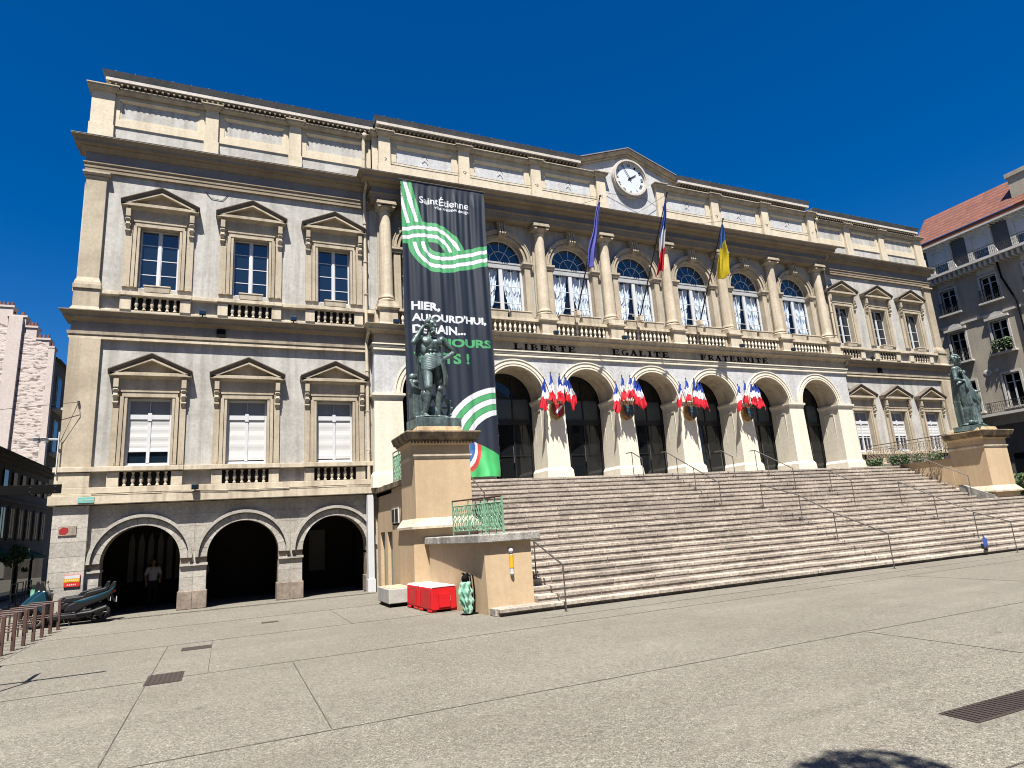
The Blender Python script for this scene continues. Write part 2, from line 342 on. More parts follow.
def text_tris(s, bold=0.0):
    k = (s, bold)
    if k in _tc: return _tc[k]
    cu = bpy.data.curves.new('txt', 'FONT'); cu.body = s; cu.offset = bold; cu.fill_mode = 'FRONT'; cu.resolution_u = 4
    ob = bpy.data.objects.new('txt', cu); COL.objects.link(ob)
    dg = bpy.context.evaluated_depsgraph_get(); dg.update(); me = bpy.data.meshes.new_from_object(ob.evaluated_get(dg))
    me.calc_loop_triangles()
    V = [v.co.copy() for v in me.vertices]; T = [tuple(t.vertices) for t in me.loop_triangles]
    bpy.data.objects.remove(ob); bpy.data.curves.remove(cu); bpy.data.meshes.remove(me)
    x0 = min(v.x for v in V); x1 = max(v.x for v in V); y0 = min(v.y for v in V); y1 = max(v.y for v in V)
    V = [((v.x - x0) / (x1 - x0), (v.y - y0) / (y1 - y0)) for v in V]
    _tc[k] = (V, T); return _tc[k]
def fuse(mb, name, mats, parent=None, voxel=0.025, smooth=2, loc=None, scale=1.0, rot=None):
    """one continuous skin over overlapping volumes (voxel remesh + smoothing)"""
    me = bpy.data.meshes.new(name + '_src'); me.from_pydata(mb.v, [], mb.f)
    bm = bmesh.new(); bm.from_mesh(me); bmesh.ops.remove_doubles(bm, verts=bm.verts, dist=1e-5); bmesh.ops.recalc_face_normals(bm, faces=bm.faces); bm.to_mesh(me); bm.free()
    ob = bpy.data.objects.new('tmp', me); COL.objects.link(ob)
    r = ob.modifiers.new('r', 'REMESH'); r.mode = 'VOXEL'; r.voxel_size = voxel; r.adaptivity = 0
    sm = ob.modifiers.new('s', 'SMOOTH'); sm.iterations = smooth; sm.factor = 0.5
    dg = bpy.context.evaluated_depsgraph_get(); dg.update(); res = bpy.data.meshes.new_from_object(ob.evaluated_get(dg))
    bpy.data.objects.remove(ob); bpy.data.meshes.remove(me)
    res.name = name; res.materials.clear()
    for k in (mats if isinstance(mats, (list, tuple)) else [mats]): res.materials.append(M[k])
    res.shade_smooth()
    o = bpy.data.objects.new(name, res); COL.objects.link(o)
    if parent is not None: o.parent = parent
    if loc: o.location = loc
    o.scale = (scale,) * 3
    if rot is not None: o.rotation_euler = (0, 0, rot)
    return o

# ------------------------------------------------------------------ ground
g = MB(); g.add([(-600, -600, 0), (600, -600, 0), (600, 600, 0), (-600, 600, 0)], [(0, 1, 2, 3)])
tag(g.build('ground', 'ground'), kind='structure')
g = MB()
for y, xa, xb in ((-4.4, -60, -13.6), (-8.1, -60, -12.8), (-12.1, -60, 60), (-16.65, -60, 60), (-20.9, -60, 60), (-11.15, -12, 30)):
    g.box(xa, xb, y - .008, y + .008, 0.002, 0.005)
for x, ya, yb in ((-19.35, -16.6, -8.15), (-18.5, -12.05, -8.15), (-17.2, -16.6, -12.15), (-22.4, -8.05, -4.45), (-15.5, -8.05, -4.45), (-9.0, -20.9, -16.7), (-1.5, -16.6, -12.15), (4.0, -20.9, -16.7)):
    g.box(x - .006, x + .006, ya, yb, 0.002, 0.005)
tag(g.build('paving_joints', 'joint'), kind='structure')
g = MB(); g.box(-23.9, -13.35, -.55, .3, 0.0, .035); tag(g.build('arcade_pavement', 'ground'), kind='structure')
def cover(name, label, x0, x1, y0, y1, bars):
    f = MB(); f.box(x0, x1, y0, y1, 0.0, 0.008)
    n = int((x1 - x0) / .07)
    if bars:
        for i in range(n): x = x0 + .035 + i * (x1 - x0 - .03) / n; f.box(x, x + .025, y0 + .03, y1 - .03, .008, .016)
    tag(f.build(name, 'grate'), label, 'drain cover')
cover('drain_grate', 'dark iron grate in the paving, nearest of the three left ones', -19.38, -18.86, -12.48, -11.6, True)
cover('drain_cover', 'small dark cover plate in the paving behind the nearest left grate', -19.05, -18.5, -9.2, -8.75, False)
cover('drain_cover', 'tiny dark drain cover in front of the middle arch', -17.4, -17.0, -5.95, -5.7, False)
cover('drain_grate', 'long dark iron channel grate at the right edge of the foreground', -12.1, -10.2, -20.2, -19.84, True)

# ------------------------------------------------------------------ town hall
A = 3.6
BAY = [(k - 3) * A for k in range(7)]; CX = [(k - 3.5) * A for k in range(8)]
WL = [-20.813, -17.728, -14.643]; WR = [14.52, 17.60, 20.70]
hall = thing('town_hall', 'long pale stone town hall with arcade, columns, clock pediment and balustrades', 'town hall', (0, 0, 0))
XL0, XL1, XR0, XR1 = -23.28, -13.05, 13.05, 23.08

# body behind the facade
b = MB()
b.box(-23.1, 23.1, 4.6, 20, 0, 19.0); b.box(-13.2, 13.2, 1.9, 4.6, 3.7, 18.9)
b.box(-23.1, -22.7, .55, 4.6, 0, 19); b.box(22.7, 23.1, .55, 4.6, 0, 19)
b.box(-23.1, -13.2, .9, 4.6, 3.35, 19.0); b.box(13.2, 23.1, .9, 4.6, 3.35, 19.0)
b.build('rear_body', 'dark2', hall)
# arcade interior: walls coloured near black as shade; floor shade comes from the vault
b = MB()
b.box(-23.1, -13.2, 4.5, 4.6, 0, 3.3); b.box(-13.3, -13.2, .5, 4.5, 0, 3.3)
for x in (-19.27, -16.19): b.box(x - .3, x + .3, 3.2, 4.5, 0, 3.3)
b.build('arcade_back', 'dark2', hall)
dimp = flat('dim_panel', (.16, .155, .15), 0.9)
for i in range(6):       # pale pointed panels at the end of the first vault
    b = MB(); x = -21.55 + i * .32
    b.prism([(x - .1, .9), (x + .1, .9), (x + .1, 2.35), (x, 2.72), (x - .1, 2.35)], 4.40, 4.497)
    b.build('arcade_panel', dimp, hall)
b = MB(); b.box(-15.1, -14.45, 4.4, 4.496, 0.75, 2.4); b.box(-14.95, -14.5, 4.38, 4.4, 1.0, 2.2)
b.build('arcade_door', flat('dim_door', (.13, .125, .11), 0.8), hall)

AR = 1.14; AZ = 1.69
def ground_floor():
    f = MB()
    # coursed blocks, butted with fine joints, laid 6 mm proud of a dark core
    core = MB()
    edges = [XL0 + .95] + [(WL[i] + WL[i + 1]) / 2 for i in range(2)] + [XL1 - .35]
    for i, cx in enumerate(WL):
        core.archwall(edges[i], edges[i + 1], 0, 3.54, .31, .88, cx, AR, AZ)
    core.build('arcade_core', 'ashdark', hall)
    # blocks on the piers and spandrels
    rows = [0.62, 1.05, 1.41, 1.5]
    def blocks(x0, x1, z0, z1, y, cut=None):
        z = z0; k = 0
        while z < z1 - .02:
            h = min(.43, z1 - z); 
            if z1 - (z + h) < .1: h = z1 - z
            x = x0; off = .5 if k % 2 else 0; first = True
            while x < x1 - .02:
                w_ = min((.45 if (off and first) else .9) * random.uniform(.85, 1.15), x1 - x)
                if x1 - (x + w_) < .15: w_ = x1 - x
                yield (x, x + w_, z, z + h); x += w_; first = False
            z += h; k += 1
    for i in range(3):
        cx = WL[i]; e0, e1 = edges[i], edges[i + 1]; f = MB()
        for (a, c) in ((e0, cx - AR), (cx + AR, e1)):
            f.box(a + .001, c - .001 if c == cx - AR else c, .29, .40, .035, .3); 
            for x0, x1, z0, z1 in blocks(a, c, .62, 1.41, .3): f.box(x0 + .004, x1 - .004, .30, .36, z0 + .004, z1 - .004)
        # spandrel blocks cut to the ring: radial fan approximated with narrow columns of blocks
        z = 1.5; R = 1.50
        while z < 3.53:
            h = .41 if z < 3.0 else 3.54 - z
            zz = z + h
            for s in (-1, 1):
                zc = z - AZ; 
                xin0 = math.sqrt(max(R * R - max(z - AZ, 0) ** 2, 0)); xin1 = math.sqrt(max(R * R - max(zz - AZ, 0) ** 2, 0))
                xo = (cx - e0) if s < 0 else (e1 - cx)
                if xo - xin1 > .03:
                    a0, a1 = min(xin0, xo - .004), xin1
                    poly = [(a0, z + .004), (xo - .004, z + .004), (xo - .004, zz - .004), (a1, zz - .004)]
                    if zz - AZ > R: poly = [(min(xin0, xo - .01), z + .004), (xo - .004, z + .004), (xo - .004, zz - .004), (.004, zz - .004), (.004, AZ + R if z < AZ + R else z + .004)]
                    poly = [(cx + s * x_, z_) for x_, z_ in poly]
                    f.prism(poly if s > 0 else poly[::-1], .30, .36)
            z = zz
        f.build('rusticated_wall', 'ashlar', hall)
    for i, cx in enumerate(WL):
        r = MB(); r.ring(cx, AZ, AR, 1.36, .22, .87, n=13, gap=.008); r.ring(cx, AZ, 1.36, 1.40, .25, .35, n=26); r.ring(cx, AZ, 1.40, 1.50, .12, .35, n=26)
        r.build('arch_ring', 'ashlar', hall)
    q = MB()
    for i in range(3):
        cx = WL[i]
        for a, c in ((edges[i], cx - AR), (cx + AR, edges[i + 1])):
            q.box(a - .0, c + (.03 if c == cx - AR else 0), .22, .88, 1.42, 1.5)
    q.build('impost', 'ashlar', hall)
    for i in range(3):
        cx = WL[i]
        for a, c in ((edges[i], cx - AR), (cx + AR, edges[i + 1])):
            q = MB()
            q.box(a - (.001), c + (.04 if c == cx - AR else -.001), .20, .90, .035, .62) if c == cx - AR else q.box(a - .04, c, .2, .9, .035, .62)
            q.build('pier_base', 'ashdark', hall, bev=.02)
    q = MB()
    z = 0
    for h in (.62, .45, .45, .45, .45, .42, .7):
        q.box(XL0 - (.04 if z == 0 else 0), XL0 + .95, .10 if z else .06, .6, z + .004, z + h - .004); z += h
    q.box(XL0 + .01, XL0 + .94, .115, .6, 0, 3.53)
    q.build('corner_pier', 'ashlar', hall)
    q = MB(); q.box(XL1 - .35, XL1 + .1, .20, .88, 0, 3.54); q.build('corner_pier', 'ashlar', hall)
ground_floor()

def wing(x0, x1, wins, left):
    L, Rr = (1, 0) if left else (0, 1)
    pc = [(wins[0] + wins[1]) / 2, (wins[1] + wins[2]) / 2]
    px0, px1 = (x0, x0 + .9) if left else (x1 - .9, x1)          # lower corner pilaster
    ux0, ux1 = (x0 + .08, x0 + .70) if left else (x1 - .70, x1 - .08)
    # base band
    q = MB()
    q.box(x0 - .15 * L, x1 + .15 * Rr, -.04, .9, 3.56, 3.85); q.box(x0 - .08 * L, x1 + .08 * Rr, .03, .9, 3.85, 3.90)
    q.box(x0 - .06 * L, x1 + .06 * Rr, .06, .9, 3.90, 4.10)
    for wx in wins:
        for s in (-1, 1): q.box(wx + s * .93 - .17, wx + s * .93 + .17, .08, .9, 4.10, 4.58)
    q.box(px0 - .05 * L, px1 + .05 * Rr, .08, .9, 4.10, 4.58)
    q.box(x0 - .1 * L, x1 + .1 * Rr, .02, .9, 4.60, 4.76)
    for wx in wins: q.box(wx - 1.13, wx + 1.13, -.02, .9, 4.605, 4.765)
    q.build('base_course', 'cream', hall, bev=.012)
    q = MB(); q.box(x0 + .02, x1 - .02, .27, .9, 4.10, 4.60)
    q.build('base_panel', 'grey', hall)
    # walls with openings
    def wall(z0, z1, zo0, zo1, h, name):
        q = MB(); xs = [x0 + .02]
        for wx in wins: xs += [wx - h, wx + h]
        xs.append(x1)
        for i in range(0, len(xs), 2): q.box(xs[i], xs[i + 1], .30, .62, z0, z1)
        for wx in wins: q.box(wx - h, wx + h, .30, .62, z0, zo0); q.box(wx - h, wx + h, .30, .62, zo1, z1)
        q.build(name, 'grey', hall)
    wall(4.765, 9.115, 4.80, 7.14, .68, 'first_floor_wall')
    wall(10.86, 15.40, 11.10, 13.42, .64, 'second_floor_wall')
    # corner pilasters
    q = MB(); q.box(px0, px1, .15, .62, 4.76, 9.11); q.build('pilaster', 'tan', hall)
    q = MB(); q.box(ux0, ux1, .15, .62, 11.30, 15.05)
    q.mold(ux0, ux1, .15, .62, 11.12, 11.30, .07, .0); q.mold(ux0, ux1, .15, .62, 11.0, 11.12, .09, .07)
    q.mold(ux0 - .04, ux1 + .04, .07, .62, 10.86, 11.0, .06, .06); q.box(ux0 - .07, ux1 + .07, .06, .62, 10.22, 10.82); q.mold(ux0 - .07, ux1 + .07, .06, .62, 10.04, 10.22, .09, 0)
    q.mold(ux0, ux1, .15, .62, 15.05, 15.12, .02, .04); q.mold(ux0, ux1, .15, .62, 15.12, 15.17, .01, .01); q.mold(ux0, ux1, .15, .62, 15.17, 15.23, .06, .10); q.mold(ux0, ux1, .15, .62, 15.23, 15.30, .11, .11)
    q.build('pilaster', 'tan', hall)
    # middle entablature
    q = MB(); yf = .19
    for z0, z1, a, c in ((9.11, 9.20, .04, .04), (9.205, 9.26, -.0, -.0), (9.26, 9.36, .07, .09)): q.mold(x0, x1, yf, .9, z0, z1, a, c, L, Rr)
    q.build('string_course', 'cream', hall)
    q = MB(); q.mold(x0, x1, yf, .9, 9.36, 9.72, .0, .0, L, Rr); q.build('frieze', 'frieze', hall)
    q = MB()
    for z0, z1, a, c in ((9.72, 9.80, .02, .09), (9.80, 9.815, .09, .18), (9.815, 9.885, .21, .21), (9.885, 10.02, .21, .31), (10.02, 10.045, .32, .32)): q.mold(x0, x1, yf, .9, z0, z1, a, c, L, Rr)
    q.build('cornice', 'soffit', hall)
    q = MB(); q.box(x0 - .2 * L, x1 + .2 * Rr, -.12, .9, 10.045, 10.055); q.build('cornice_flashing', 'lead', hall)
    # second floor base zone
    q = MB(); q.box(x0, x1, .16, .9, 10.055, 10.22)
    for wx in wins:
        for s in (-1, 1): q.box(wx + s * .93 - .17, wx + s * .93 + .17, .10, .9, 10.22, 10.70)
    q.box(x0 - .03 * L, x1 + .03 * Rr, .08, .9, 10.72, 10.86)
    for wx in wins: q.box(wx - 1.13, wx + 1.13, .03, .9, 10.725, 10.87)
    q.build('base_course', 'cream', hall, bev=.012)
    q = MB(); q.box(x0 + .02, x1 - .02, .28, .9, 10.22, 10.72); q.build('base_panel', 'grey', hall)
    # top entablature
    q = MB()
    for z0, z1, a, c in ((15.36, 15.50, .0, .0), (15.50, 15.63, .02, .02), (15.63, 15.66, .02, .05), (15.66, 15.70, .06, .06)): q.mold(x0, x1, yf, .9, z0, z1, a, c, L, Rr)
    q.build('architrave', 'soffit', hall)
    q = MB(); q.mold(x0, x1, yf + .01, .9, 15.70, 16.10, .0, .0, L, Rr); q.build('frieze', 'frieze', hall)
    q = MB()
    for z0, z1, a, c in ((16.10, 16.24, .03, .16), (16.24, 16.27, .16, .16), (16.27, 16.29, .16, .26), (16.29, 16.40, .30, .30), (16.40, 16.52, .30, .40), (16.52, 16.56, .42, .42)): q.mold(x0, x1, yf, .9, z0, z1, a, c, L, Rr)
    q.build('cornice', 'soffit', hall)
    q = MB(); q.mold(x0, x1, yf, .9, 16.56, 16.575, .43, .43, L, Rr); q.build('cornice_flashing', 'lead', hall)
    # attic
    q = MB(); q.box(x0 + .1 * L, x1 - .1 * Rr, .265, .9, 16.575, 18.62); q.build('attic_panel', 'grey', hall)
    q = MB()
    ap = [((ux0 + ux1) / 2, .36)] + [(c, .23) for c in pc]
    if left: bays = [(ux1, pc[0] - .23), (pc[0] + .23, pc[1] - .23), (pc[1] + .23, x1)]
    else: bays = [(x0, pc[0] - .23), (pc[0] + .23, pc[1] - .23), (pc[1] + .23, ux0)]
    for a, c in bays:
        q.box(a, c, .22, .9, 17.32, 17.62); q.box(a, c, .22, .9, 18.42, 18.62)
        q.box(a, a + .22, .22, .9, 17.62, 18.42); q.box(c - .22, c, .22, .9, 17.62, 18.42)
        q.box(a + .22, c - .22, .25, .9, 17.62, 17.70); q.mold(a + .26, c - .26, .22, .9, 18.34, 18.42, 0, .08, 1, 1)
        q.box(a + .22, a + .28, .25, .9, 17.7, 18.34); q.box(c - .28, c - .22, .25, .9, 17.7, 18.34)
    for cx, h in ap:
        q.box(cx - h, cx + h, .10, .9, 17.25, 18.62); q.box(cx - h - .03, cx + h + .03, .07, .9, 16.575, 17.25)
    q.build('attic_frame', 'atticc', hall)
    q = MB()
    for z0, z1, a, c in ((18.60, 18.68, .03, .08), (18.68, 18.75, .12, .12), (18.75, 18.79, .16, .16)):
        q.mold(x0 + .1 * L, x1 - .1 * Rr, .14, .9, z0, z1, a, c, L, Rr)
        for cx, h in ap: q.mold(cx - h, cx + h, .04, .9, z0, z1 + .002, a, c)
    q.build('attic_cap', 'tan', hall)
    # eave with rafter ends, pale fascia, zinc gutter
    ex0, ex1 = x0 + .45 * L, x1 - .45 * Rr
    q = MB(); q.box(ex0, ex1, .35, 1.2, 18.82, 18.97)
    x = ex0 + .1
    while x < ex1 - .1: q.box(x, x + .07, -.08, .4, 18.85, 18.95); x += .19
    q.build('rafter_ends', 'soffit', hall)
    q = MB(); q.box(ex0, ex1, -.11, 1.2, 18.97, 19.09); q.build('eave_fascia', 'fascia', hall)
    q = MB(); q.box(ex0 - .03 * L, ex1 + .03 * Rr, -.08, 1.2, 19.09, 19.15); q.mold(ex0, ex1, -.08, 1.2, 19.15, 19.33, .0, .12, L, Rr)
    x = ex0 + .3
    while x < ex1: q.box(x, x + .025, -.215, .5, 19.33, 19.345); x += .62
    q.prismx([(.02, 19.33), (1.2, 19.33), (6, 20.5), (6, 20.3)], ex0, ex1)
    q.build('roof', 'lead', hall)
wing(XL0, XL1, WL, True); wing(XR0, XR1, WR, False)

# ---- balusters (one mesh of turned balusters per window)
BAL = [(.05, 0), (.055, .02), (.055, .05), (.03, .07), (.035, .10), (.062, .17), (.066, .22), (.045, .30), (.028, .38), (.034, .40), (.05, .42), (.05, .46)]
def balusters(parent, x0, x1, y, z, h, n, m, name='balusters'):
    q = MB()
    for i in range(n):
        x = x0 + (x1 - x0) * (i + .5) / n
        q.lathe(x, y, [(r * 1.05, z + zz * h / .46) for r, zz in BAL], 8)
    return q.build(name, m, parent, smooth=True)
# ---- wing windows
def rake(q, hw, zb, za, prof):
    n = len(prof); st = [(-hw, zb), (0, za), (hw, zb)]; vs = []
    for x, z in st: vs += [(x, y, z + dz) for y, dz in prof]
    fs = []
    for k in range(2):
        for i in range(n): j = (i + 1) % n; fs.append((k * n + i, k * n + j, (k + 1) * n + j, (k + 1) * n + i))
    fs += [tuple(range(n - 1, -1, -1)), tuple(range(2 * n, 3 * n))]
    q.add(vs, fs)
def pediment_surround(zs, zh, h):
    """stone surround for an opening zs..zh, half width h; returns mesh part"""
    q = MB()
    for s in (-1, 1):
        a, c = sorted((s * (h + .01), s * 1.10)); q.box(a, c, .265, .32, zs, zh + .22)
        a, c = sorted((s * (h - .006), s * (h + .075))); q.box(a, c, .20, .5, zs, zh)
        a, c = sorted((s * (h + .095), s * (h + .20))); q.box(a, c, .16, .3, zs, zh)
        a, c = sorted((s * (h + .235), s * 1.10)); q.box(a, c, .215, .3, zs, zh + .21)
        q.box(s * 1.0 - .045, s * 1.0 + .045, .19, .3, zs, zs + .12)
    q.box(-h - .158, h + .158, .182, .5, zh - .006, zh + .16); q.box(-h - .20, h + .20, .16, .3, zh + .16, zh + .215)
    q.box(-1.0, 1.0, .20, .3, zh + .215, zh + .62)       # frieze of the surround
    z = zh + .62
    q.mold(-1.02, 1.02, .20, .32, z, z + .07, .0, .08); q.mold(-1.02, 1.02, .20, .32, z + .07, z + .08, .10, .20)
    q.box(-1.24, 1.24, -.02, .32, z + .08, z + .17); q.box(-1.22, 1.22, .01, .32, z + .17, z + .20)
    rake(q, 1.22, z + .46 - .21, z + .80, [(.31, -.17), (-.02, -.17), (-.02, -.10), (.31, -.10)])
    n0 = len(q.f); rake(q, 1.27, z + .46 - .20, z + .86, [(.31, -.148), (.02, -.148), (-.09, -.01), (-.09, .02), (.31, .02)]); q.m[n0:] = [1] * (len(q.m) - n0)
    q.prism([(-1.0, z + .2), (1.0, z + .2), (0, z + .72)], .22, .30)
    for s in (-1, 1):                                     # scroll consoles
        x = s * 1.02
        q.box(x - .075, x + .075, .03, .31, zh + .30, zh + .62)
        q.prismx([(.31, zh + .3), (.08, zh + .3), (.04, zh + .22), (.10, zh + .12), (.07, zh + .02), (.12, zh - .1), (.18, zh - .14), (.15, zh - .22), (.2, zh - .34), (.27, zh - .5), (.31, zh - .5)], x - .06, x + .06)
        q.lathe
        for zz, rr in ((.2, .055), (.0, .05), (-.2, .04)):
            q.tube([(x - .085, .12 + (.2 - zz) * .12, zh + zz), (x + .085, .12 + (.2 - zz) * .12, zh + zz)], rr, 8)
    return q
def casement(q, x0, x1, z0, z1, y, rows, bar=.028, stile=.05):
    q.box(x0, x0 + stile, y, y + .05, z0, z1); q.box(x1 - stile, x1, y, y + .05, z0, z1)
    q.box(x0 + stile, x1 - stile, y + .001, y + .05, z0, z0 + stile * 1.3); q.box(x0 + stile, x1 - stile, y + .001, y + .05, z1 - stile, z1)
    for r in range(1, rows):
        z = z0 + (z1 - z0) * r / rows; q.box(x0 + stile, x1 - stile, y + .008, y + .04, z - bar / 2, z + bar / 2)
def upper_window():
    q = pediment_surround(11.10, 13.42, .64)
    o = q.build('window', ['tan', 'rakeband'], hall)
    f = MB(); casement(f, -.62, -.02, 11.12, 13.40, .46, 4); casement(f, .02, .62, 11.12, 13.40, .46, 4); f.box(-.045, .045, .44, .52, 11.12, 13.4); f.box(-.66, .66, .36, .5, 11.05, 11.12)
    f.build('window_frame', 'white', o)
    g_ = MB(); g_.box(-.60, .60, .485, .493, 11.14, 13.38); g_.build('window_pane', 'glass', o)
    balusters(o, -.72, .72, .2, 10.23, .49, 6, 'cream', 'balusters')
    k = MB(); k.box(-.76, .76, .272, .279, 10.22, 10.72); k.build('balustrade_shade_sheet', 'dark2', o)  # dark sheet painted as the shade behind the balusters
    return o
def lower_window(kind):
    q = pediment_surround(4.80, 7.14, .68)
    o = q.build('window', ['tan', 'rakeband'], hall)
    f = MB(); f.box(-.67, -.60, .44, .52, 4.82, 7.12); f.box(.60, .67, .44, .52, 4.82, 7.12); f.box(-.6, .6, .44, .52, 7.04, 7.12); f.box(-.6, .6, .42, .53, 6.40, 6.56)
    f.box(-.06, .06, .41, .53, 6.34, 6.62); f.box(-.01, .01, .44, .5, 6.56, 7.04)
    f.box(-.6, .6, .44, .52, 4.82, 4.90); f.box(-.05, .05, .43, .52, 4.9, 6.4); f.box(-.72, .72, .34, .5, 4.775, 4.82)
    if kind == 2:
        f.box(-.58, -.05, .45, .5, 5.6, 5.63); f.box(.05, .58, .45, .5, 5.6, 5.63)
        for s in (-1, 1): f.box(s * .33 - .015, s * .33 + .015, .45, .5, 4.9, 6.3)
    f.build('window_frame', 'white', o)
    g_ = MB(); g_.box(-.6, .6, .50, .507, 6.56, 7.04); g_.build('fanlight_blind', 'greyblind', o)
    zb = (5.30, 4.96, 5.72)[kind]
    r = MB(); n = 18; vs = []
    for i in range(n + 1):
        z = zb + (6.40 - zb) * i / n; y = .458 + .0045 * math.sin(i * 1.4 + kind * 2) + .003 * math.sin(i * .6) - .01 * (i < 2)
        vs += [(-.6, y, z), (.6, y, z)]
    r.add(vs, [(2 * i, 2 * i + 1, 2 * i + 3, 2 * i + 2) for i in range(n)])
    r.box(-.6, .6, .44, .455, zb - .02, zb + .015)
    r.build('roller_blind', 'blind', o)
    g_ = MB(); g_.box(-.6, .6, .505, .512, 4.88, zb + .05 if zb < 6 else 6.4); g_.build('window_pane', 'glass', o)
    balusters(o, -.72, .72, .17, 4.11, .47, 6, 'cream', 'balusters')
    k = MB(); k.box(-.76, .76, .262, .269, 4.1, 4.6); k.build('balustrade_shade_sheet', 'dark2', o)  # dark sheet standing in for shade below the lower window
    return o
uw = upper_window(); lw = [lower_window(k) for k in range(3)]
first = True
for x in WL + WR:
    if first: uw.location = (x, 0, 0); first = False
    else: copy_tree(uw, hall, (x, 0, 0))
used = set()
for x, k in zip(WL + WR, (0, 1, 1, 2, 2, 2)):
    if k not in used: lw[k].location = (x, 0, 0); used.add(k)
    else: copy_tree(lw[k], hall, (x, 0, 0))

# ------------------------------------------------------------------ central block
q = MB()       # arcade walls
for bx in BAY: q.archwall(bx - 1.8, bx + 1.8, 3.74, 9.13, -.20, 1.05, bx, 1.31, 7.40, n=28)
q.box(-13.2, -12.6, -.20, 1.05, 3.74, 9.13); q.box(12.6, 13.2, -.20, 1.05, 3.74, 9.13)
q.build('arcade_wall', 'greylight', hall)
for i, cx in enumerate(CX):       # pale pier casings, slightly battered, with flared bases and impost caps
    q = MB(); h = .49; x0, x1 = cx - h, cx + h
    if i == 0: x0 = -13.21
    if i == 7: x1 = 13.21
    q.mold(x0, x1, -.205, 1.06, 4.33, 7.12, .05, .003); q.mold(x0, x1, -.205, 1.06, 4.20, 4.33, .13, .05); q.mold(x0, x1, -.205, 1.06, 3.74, 4.20, .16, .13)
    q.mold(x0, x1, -.205, 1.06, 7.12, 7.20, .02, .03); q.mold(x0, x1, -.205, 1.06, 7.20, 7.29, .03, .09); q.mold(x0, x1, -.205, 1.06, 7.29, 7.38, .10, .10)
    q.build('pier_casing', 'cream2', hall)
for bx in BAY:
    q = MB(); q.ring(bx, 7.40, 1.308, 1.37, -.27, -.1, n=32); q.ring(bx, 7.40, 1.37, 1.41, -.235, -.1, n=32); q.ring(bx, 7.40, 1.41, 1.46, -.28, -.1, n=32); q.ring(bx, 7.40, 1.46, 1.58, -.24, -.1, n=32); q.ring(bx, 7.40, 1.58, 1.63, -.27, -.1, n=32)
    q.build('archivolt', 'cream2', hall)
for bx in BAY: q = MB(); q.ring(bx, 7.40, 1.29, 1.309, -.19, 1.04, n=32); q.build('arch_soffit', 'cream', hall)
for bx in BAY:
    for s in (-1, 1):
        q = MB()
        x = bx + s * 1.31; a, c = sorted((x - s * .035, x - s * .005 + s * .03))
        q.box(a, c, .12, .16, 4.6, 6.9); q.box(a, c, .72, .76, 4.6, 6.9); q.box(a, c, .16, .72, 4.6, 4.64); q.box(a, c, .16, .72, 6.86, 6.9)
        q.build('pier_panel_moulding', 'cream2', hall)
def door_bay(openleaf):
    f = MB(); Y = 1.10
    f.ring(0, 7.40, 1.17, 1.30, Y, Y + .1, n=28); f.box(-1.30, -1.20, Y, Y + .1, 3.74, 7.4); f.box(1.20, 1.30, Y, Y + .1, 3.74, 7.4)
    f.box(-1.2, 1.2, Y - .02, Y + .1, 6.38, 6.60); f.box(-1.2, 1.2, Y + .01, Y + .08, 7.53, 7.58)
    f.box(.36, .42, Y + .01, Y + .09, 3.9, 8.5); f.box(-1.2, 1.2, Y + .01, Y + .08, 3.74, 3.90)
    f.box(-1.2, 1.2, Y + .02, Y + .07, 4.98, 5.02); f.box(-.45, -.40, Y + .01, Y + .09, 3.9, 6.4)
    o = f.build('entrance_door', 'frameblk', hall)
    g_ = MB(); g_.box(-1.2, 1.2, Y + .05, Y + .058, 3.8, 6.4); g_.build('door_pane', 'doorglass', o)
    g_ = MB()
    vs = [(1.17 * math.cos(PI * i / 24), Y + .05, 7.58 + 1.0 * math.sin(PI * i / 24)) for i in range(25)]
    g_.add(vs, [tuple(range(25))]); g_.build('fanlight_pane', 'doorglass', o)
    g_ = MB(); g_.box(-1.2, 1.2, Y + .045, Y + .055, 6.6, 7.53); g_.build('transom_pane', 'frost', o)
    h = MB()
    for x in (-.55, .28): h.tube([(x, Y - .02, 4.7), (x, Y - .08, 4.7), (x, Y - .08, 5.4), (x, Y - .02, 5.4)], .018, 6)
    h.build('door_handle', 'steel', o)
    return o
d0 = door_bay(False); d0.location = (BAY[0], 0, 0)
for bx in BAY[1:]: copy_tree(d0, hall, (bx, 0, 0))
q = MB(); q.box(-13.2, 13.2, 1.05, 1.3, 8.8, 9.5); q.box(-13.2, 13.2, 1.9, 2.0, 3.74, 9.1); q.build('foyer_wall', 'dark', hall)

# inscription band
c0, c1 = -13.2, 13.2
q = MB()
for z0, z1, a, c in ((9.13, 9.20, .03, .03), (9.20, 9.245, .0, .0), (9.245, 9.31, .05, .05), (9.31, 9.34, .05, .02), (9.34, 9.39, .09, .09)): q.mold(c0, c1, -.26, 1.0, z0, z1, a, c)
q.build('string_course', 'cream2', hall)
q = MB(); q.mold(c0, c1, -.26, 1.0, 9.39, 9.80, 0, 0); q.build('inscription_band', 'tan', hall)
q = MB()
for z0, z1, a, c in ((9.80, 9.88, .03, .12), (9.88, 9.895, .13, .22), (9.895, 9.965, .26, .26), (9.965, 10.09, .26, .36), (10.09, 10.11, .37, .37)): q.mold(c0, c1, -.26, 1.0, z0, z1, a, c)
q.build('cornice', 'tan', hall)
q = MB(); q.mold(c0, c1, -.26, .6, 10.11, 10.12, .3, .3); q.build('cornice_flashing', 'soffit', hall)
